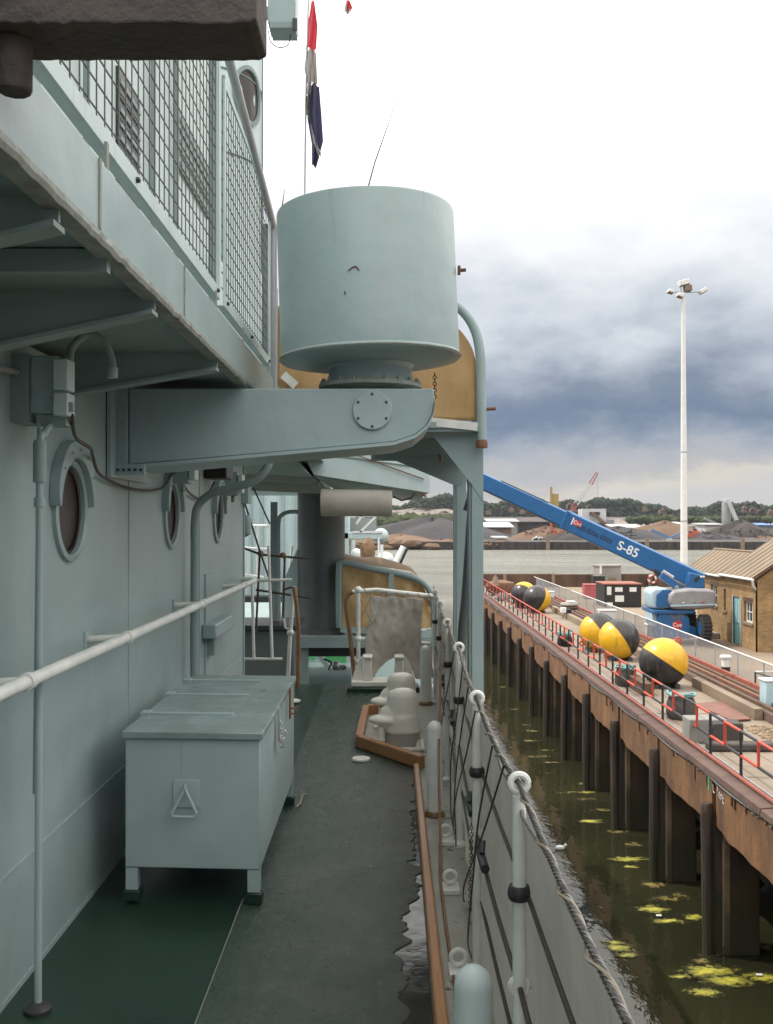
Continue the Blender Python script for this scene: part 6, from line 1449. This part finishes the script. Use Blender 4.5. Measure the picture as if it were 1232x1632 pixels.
# sheds and plant
def shed(px0, px1, py0, py1, d, wm, rm, label, rise=4, name='shed'):
    a, b = W(px0, py1, d), W(px1, py0, d); t = thing(name, label, 'shed', V(((a.x+b.x)/2, d, a.z)))
    MB().box(a.x, b.x, d, d+14, a.z-3, b.z).build('walls', wm, t)
    r_ = rise/1600*d
    MB().hexa([(a.x-1, d-1, b.z+.002), (b.x+1, d-1, b.z+.002), (b.x+1, d+15, b.z+r_), (a.x-1, d+15, b.z+r_), (a.x-1, d-1, b.z+.4), (b.x+1, d-1, b.z+.4), (b.x+1, d+15, b.z+r_+.4), (a.x-1, d+15, b.z+r_+.4)]).build('roof', rm, t)
    return t
shed(700, 722, 845, 852, 390, 'far_grey', 'far_white', 'small white hut by the dark heap on the far shore')
shed(776, 815, 841, 850, 420, 'earth', 'far_white', 'low white roofed shed at left of the boom', 7)
shed(780, 824, 832, 842, 470, 'far_grey', 'far_white', 'long pale shed behind the low white roofed shed', 4)
shed(828, 905, 833, 850, 480, 'far_dark', 'far_dark', 'long dark shed under the blue boom', 1)
shed(980, 1022, 842, 850, 440, 'far_grey', 'far_white', 'white roofed shed right of the white plant building', 5)
shed(1066, 1090, 836, 848, 500, 'far_grey', 'far_white', 'pale shed just left of the lamp mast', 3)
shed(1124, 1148, 837, 852, 430, 'far_white', 'far_white', 'white cabin right of the lamp mast', 2)
shed(1200, 1232, 838, 848, 430, 'far_grey', 'far_blue', 'blue roofed shed at the right edge of the far shore', 3)
shed(793, 806, 858, 865, 352, 'far_white', 'far_white', 'tiny white cabin on the far river wall', 1)
t = thing('process_building', 'tall white plant building with a dark slot and sloping conveyor', 'plant building', W(946, 840, 460))
def fw(px, py, d): return W(px, py, d)
a, b = fw(928, 836, 460), fw(966, 811, 460); MB().box(a.x, b.x, 460, 470, a.z, b.z).build('tower_block', 'far_white', t)
a, b = fw(940, 821, 459.6), fw(956, 816, 459.6); MB().box(a.x, b.x, 459.5, 459.95, a.z, b.z).build('dark_slot', 'far_dark', t)
a, b = fw(966, 846, 460), fw(980, 828, 460); MB().box(a.x+.1, b.x, 461, 470, a.z, b.z).build('side_block', 'far_grey', t)
MB().bar(fw(944, 818, 458), fw(968, 838, 458), 1.2, 1.4).build('conveyor', 'earth', t)
a, b = fw(934, 848, 459), fw(962, 834, 459); MB().box(a.x, b.x, 458.3, 459.5, a.z, b.z).build('lower_opening', 'far_dark', t)
t = thing('silo', 'pale concrete silo with a slanting white conveyor at the right of the far shore', 'silo', W(1162, 840, 450))
a, b = fw(1150, 838, 450), fw(1164, 802, 450); MB().lathe([((b.x-a.x)/2, a.z), ((b.x-a.x)/2, b.z), ((b.x-a.x)/3, b.z+1)], ((a.x+b.x)/2+.8, 452, 0), 16).build('tower', 'far_grey', t)
MB().bar(fw(1159, 795, 449), fw(1176, 834, 449), 1.2, 1.6).build('conveyor', 'far_white', t)
MB().bar(fw(1122, 826, 448), fw(1170, 846, 448), .8, 1.0).build('lower_conveyor', 'far_grey', t)
MB().box(fw(1157, 0, 450).x, fw(1163, 0, 450).x, 450, 453, fw(0, 802, 450).z, fw(0, 794, 450).z).build('head_house', 'far_white', t)
def lattice(p, q, w_, n, m_, par, name):
    p, q = V(p), V(q); T_ = (q-p).normalized(); s_ = T_.cross(V((0, 1, 0))).normalized()*w_/2; m = MB(); y_ = V((0, w_/2, 0))
    for sa in (-1, 1):
        for sb in (-1, 1): m.bar(p+s_*sa+y_*sb, q+s_*sa*.6+y_*sb*.6, w_*.14)
    for i in range(n):
        a = p.lerp(q, i/n); b = p.lerp(q, (i+1)/n); f1 = 1-.4*i/n; f2 = 1-.4*(i+1)/n; s1 = 1 if i % 2 else -1
        m.bar(a+s_*s1*f1, b-s_*s1*f2, w_*.1)
    return m.build(name, m_, par, smooth=False)
t = thing('crawler_crane', 'red and white lattice crane jib rising over the far shore', 'crane', W(915, 815, 500))
lattice(fw(918, 803, 500), fw(941, 772, 500), 2.0, 8, 'far_white', t, 'lower_jib'); lattice(fw(941, 772, 500), fw(952, 753, 500), 1.7, 5, 'far_crane_red', t, 'upper_jib')
lattice(fw(918, 803, 500.5), fw(908, 822, 500.5), 2.0, 4, 'far_crane_red', t, 'jib_foot')
MB().bar(fw(952, 753, 500), fw(952.5, 798, 500), .12).build('hoist_line', 'far_grey', t); MB().box(fw(902, 0, 500).x, fw(918, 0, 500).x, 499, 503, fw(0, 832, 500).z, fw(0, 822, 500).z).build('cab', 'far_crane_red', t)
t = thing('piling_rig', 'tall yellow piling rig mast standing over an orange machine', 'piling rig', W(882, 850, 380))
MB().box(fw(877, 0, 380).x, fw(880.5, 0, 380).x, 380, 380.8, fw(0, 830, 380).z, fw(0, 776, 380).z).build('mast', 'far_yellow', t)
MB().box(fw(881, 0, 380).x, fw(890.5, 0, 380).x, 380, 381.5, fw(0, 808, 380).z, fw(0, 787, 380).z).build('hammer', 'far_yellow', t)
MB().box(fw(877, 0, 380).x, fw(880, 0, 380).x, 380, 380.8, fw(0, 852, 380).z, fw(0, 830.1, 380).z).build('lower_mast', 'far_orange', t)
def digger(px, py, s, label):
    d = 372; k = d/1600; c_ = W(px, py, d); t = thing('excavator', label, 'excavator', c_)
    MB().box(c_.x-6*k*s, c_.x+6*k*s, d, d+2.5, c_.z, c_.z+3*k*s).build('tracks', 'far_dark', t, bevel=.1)
    MB().box(c_.x-5*k*s, c_.x+6*k*s, d, d+2.3, c_.z+3*k*s, c_.z+7*k*s).build('house', 'far_orange', t, bevel=.1)
    MB().box(c_.x-5*k*s, c_.x-1.5*k*s, d, d+1.2, c_.z+7*k*s, c_.z+10*k*s).build('cab', 'far_orange', t, bevel=.1)
    MB().bar(c_+V((-2*k*s, .5, 7*k*s)), c_+V((-9*k*s, .5, 14*k*s)), .5, .6).build('boom', 'far_orange', t)
    MB().bar(c_+V((-9*k*s, .5, 14*k*s)), c_+V((-13*k*s, .5, 6*k*s)), .35, .4).build('arm', 'far_orange', t)
    MB().box(c_.x-14.5*k*s, c_.x-12*k*s, d, d+1, c_.z+4*k*s, c_.z+6.2*k*s).build('bucket', 'far_dark', t)
digger(889, 856, 1.1, 'left orange excavator under the yellow rig'); digger(905, 858, .9, 'right orange excavator near the blue boom')
c_ = W(858, 862, 368); k = 368/1600; t = thing('parked_truck', 'white tipper truck parked on the far river wall', 'truck', c_)
MB().box(c_.x-1*k, c_.x+7*k, 368, 370.4, c_.z+1.5*k, c_.z+6*k).build('cab', 'far_white', t, bevel=.2); MB().hexa([(c_.x-9*k, 368, c_.z+1.5*k), (c_.x-1.2*k, 368, c_.z+1.5*k), (c_.x-1.2*k, 370.4, c_.z+1.5*k), (c_.x-9*k, 370.4, c_.z+1.5*k), (c_.x-8*k, 368, c_.z+3*k), (c_.x-1.2*k, 368, c_.z+7.5*k), (c_.x-1.2*k, 370.4, c_.z+7.5*k), (c_.x-8*k, 370.4, c_.z+3*k)]).build('tipper_body', 'far_white', t)
for dx in (-6, -3, 4): MB().lathe([(.5, 0), (.5, .4)], (c_.x+dx*k, 368, c_.z+.5), 12, 'Y').build('wheel', 'tyre', t)
t = thing('blue_conveyor', 'mobile blue conveyor on the coal bank behind the boom', 'conveyor', W(1060, 858, 360))
MB().bar(fw(1037, 844, 360), fw(1066, 857, 360), .9, .8).build('incline', 'far_blue', t); MB().bar(fw(1066, 857, 360), fw(1086, 850, 360), .8, .6).build('tail', 'far_blue', t)
MB().box(fw(1063, 0, 360).x, fw(1070, 0, 360).x, 359, 361, fw(0, 864, 360).z, fw(0, 858, 360).z).build('base', 'far_white', t)
for px, py, lb in ((1108, 852, 'small orange loader on the coal bank right of the lamp mast'), (1101, 856, 'tiny orange digger beside the lamp mast')): 
    p = W(px, py, 372); t = thing('wheel_loader', lb, 'loader', p); MB().box(p.x-1.2, p.x+1, 372, 374, p.z, p.z+1.4).build('body', 'far_orange', t, bevel=.1); MB().box(p.x-.4, p.x+.6, 372.2, 373.6, p.z+1.4, p.z+2.2).build('cab', 'far_dark', t); MB().bar((p.x+1, 372.5, p.z+.5), (p.x+2.2, 372.5, p.z+.1), .3).build('arm', 'far_orange', t)
t = thing('church', 'dark church spire on the ridge between the columns', 'church', W(743, 800, 1000))
p = W(743, 806, 990); MB().box(p.x-3, p.x+3, 990, 996, p.z-6, p.z+5).build('tower', 'far_dark', t); MB().lathe([(3.4, 5), (1.2, 11), (.1, 18)], (p.x, 993, p.z), 8).build('spire', 'far_dark', t)
m = MB()
for i in range(150):
    px = random.choice((random.uniform(1120, 1232), random.uniform(840, 925), random.uniform(960, 1010))); p = W(px, random.uniform(846, 858), 376); a = random.uniform(0, 3.14); l = random.uniform(.8, 3)
    m.bar(p, p+V((math.cos(a)*l, rv(1), math.sin(a)*l*.5)), random.uniform(.1, .35))
m.build('scrap_metal', 'far_dark', label='tangled scrap metal along the far shore yards', cat='scrap', kind='stuff', smooth=False)

# ================================================================== AIR
hz = MB().box(-1500, 1500, -30, 1250, WZ-1.6, 45).build('haze', 'white', kind='stuff', smooth=False)
hm = bpy.data.materials.new('haze'); hm.use_nodes = True; hn = hm.node_tree.nodes; hn.remove(hn['Principled BSDF'])
pv_ = hn.new('ShaderNodeVolumePrincipled'); pv_.inputs['Color'].default_value = (.86, .90, .97, 1); pv_.inputs['Density'].default_value = .00009; pv_.inputs['Anisotropy'].default_value = .2
hm.node_tree.links.new(pv_.outputs[0], hn['Material Output'].inputs['Volume']); hz.data.materials.clear(); hz.data.materials.append(hm)
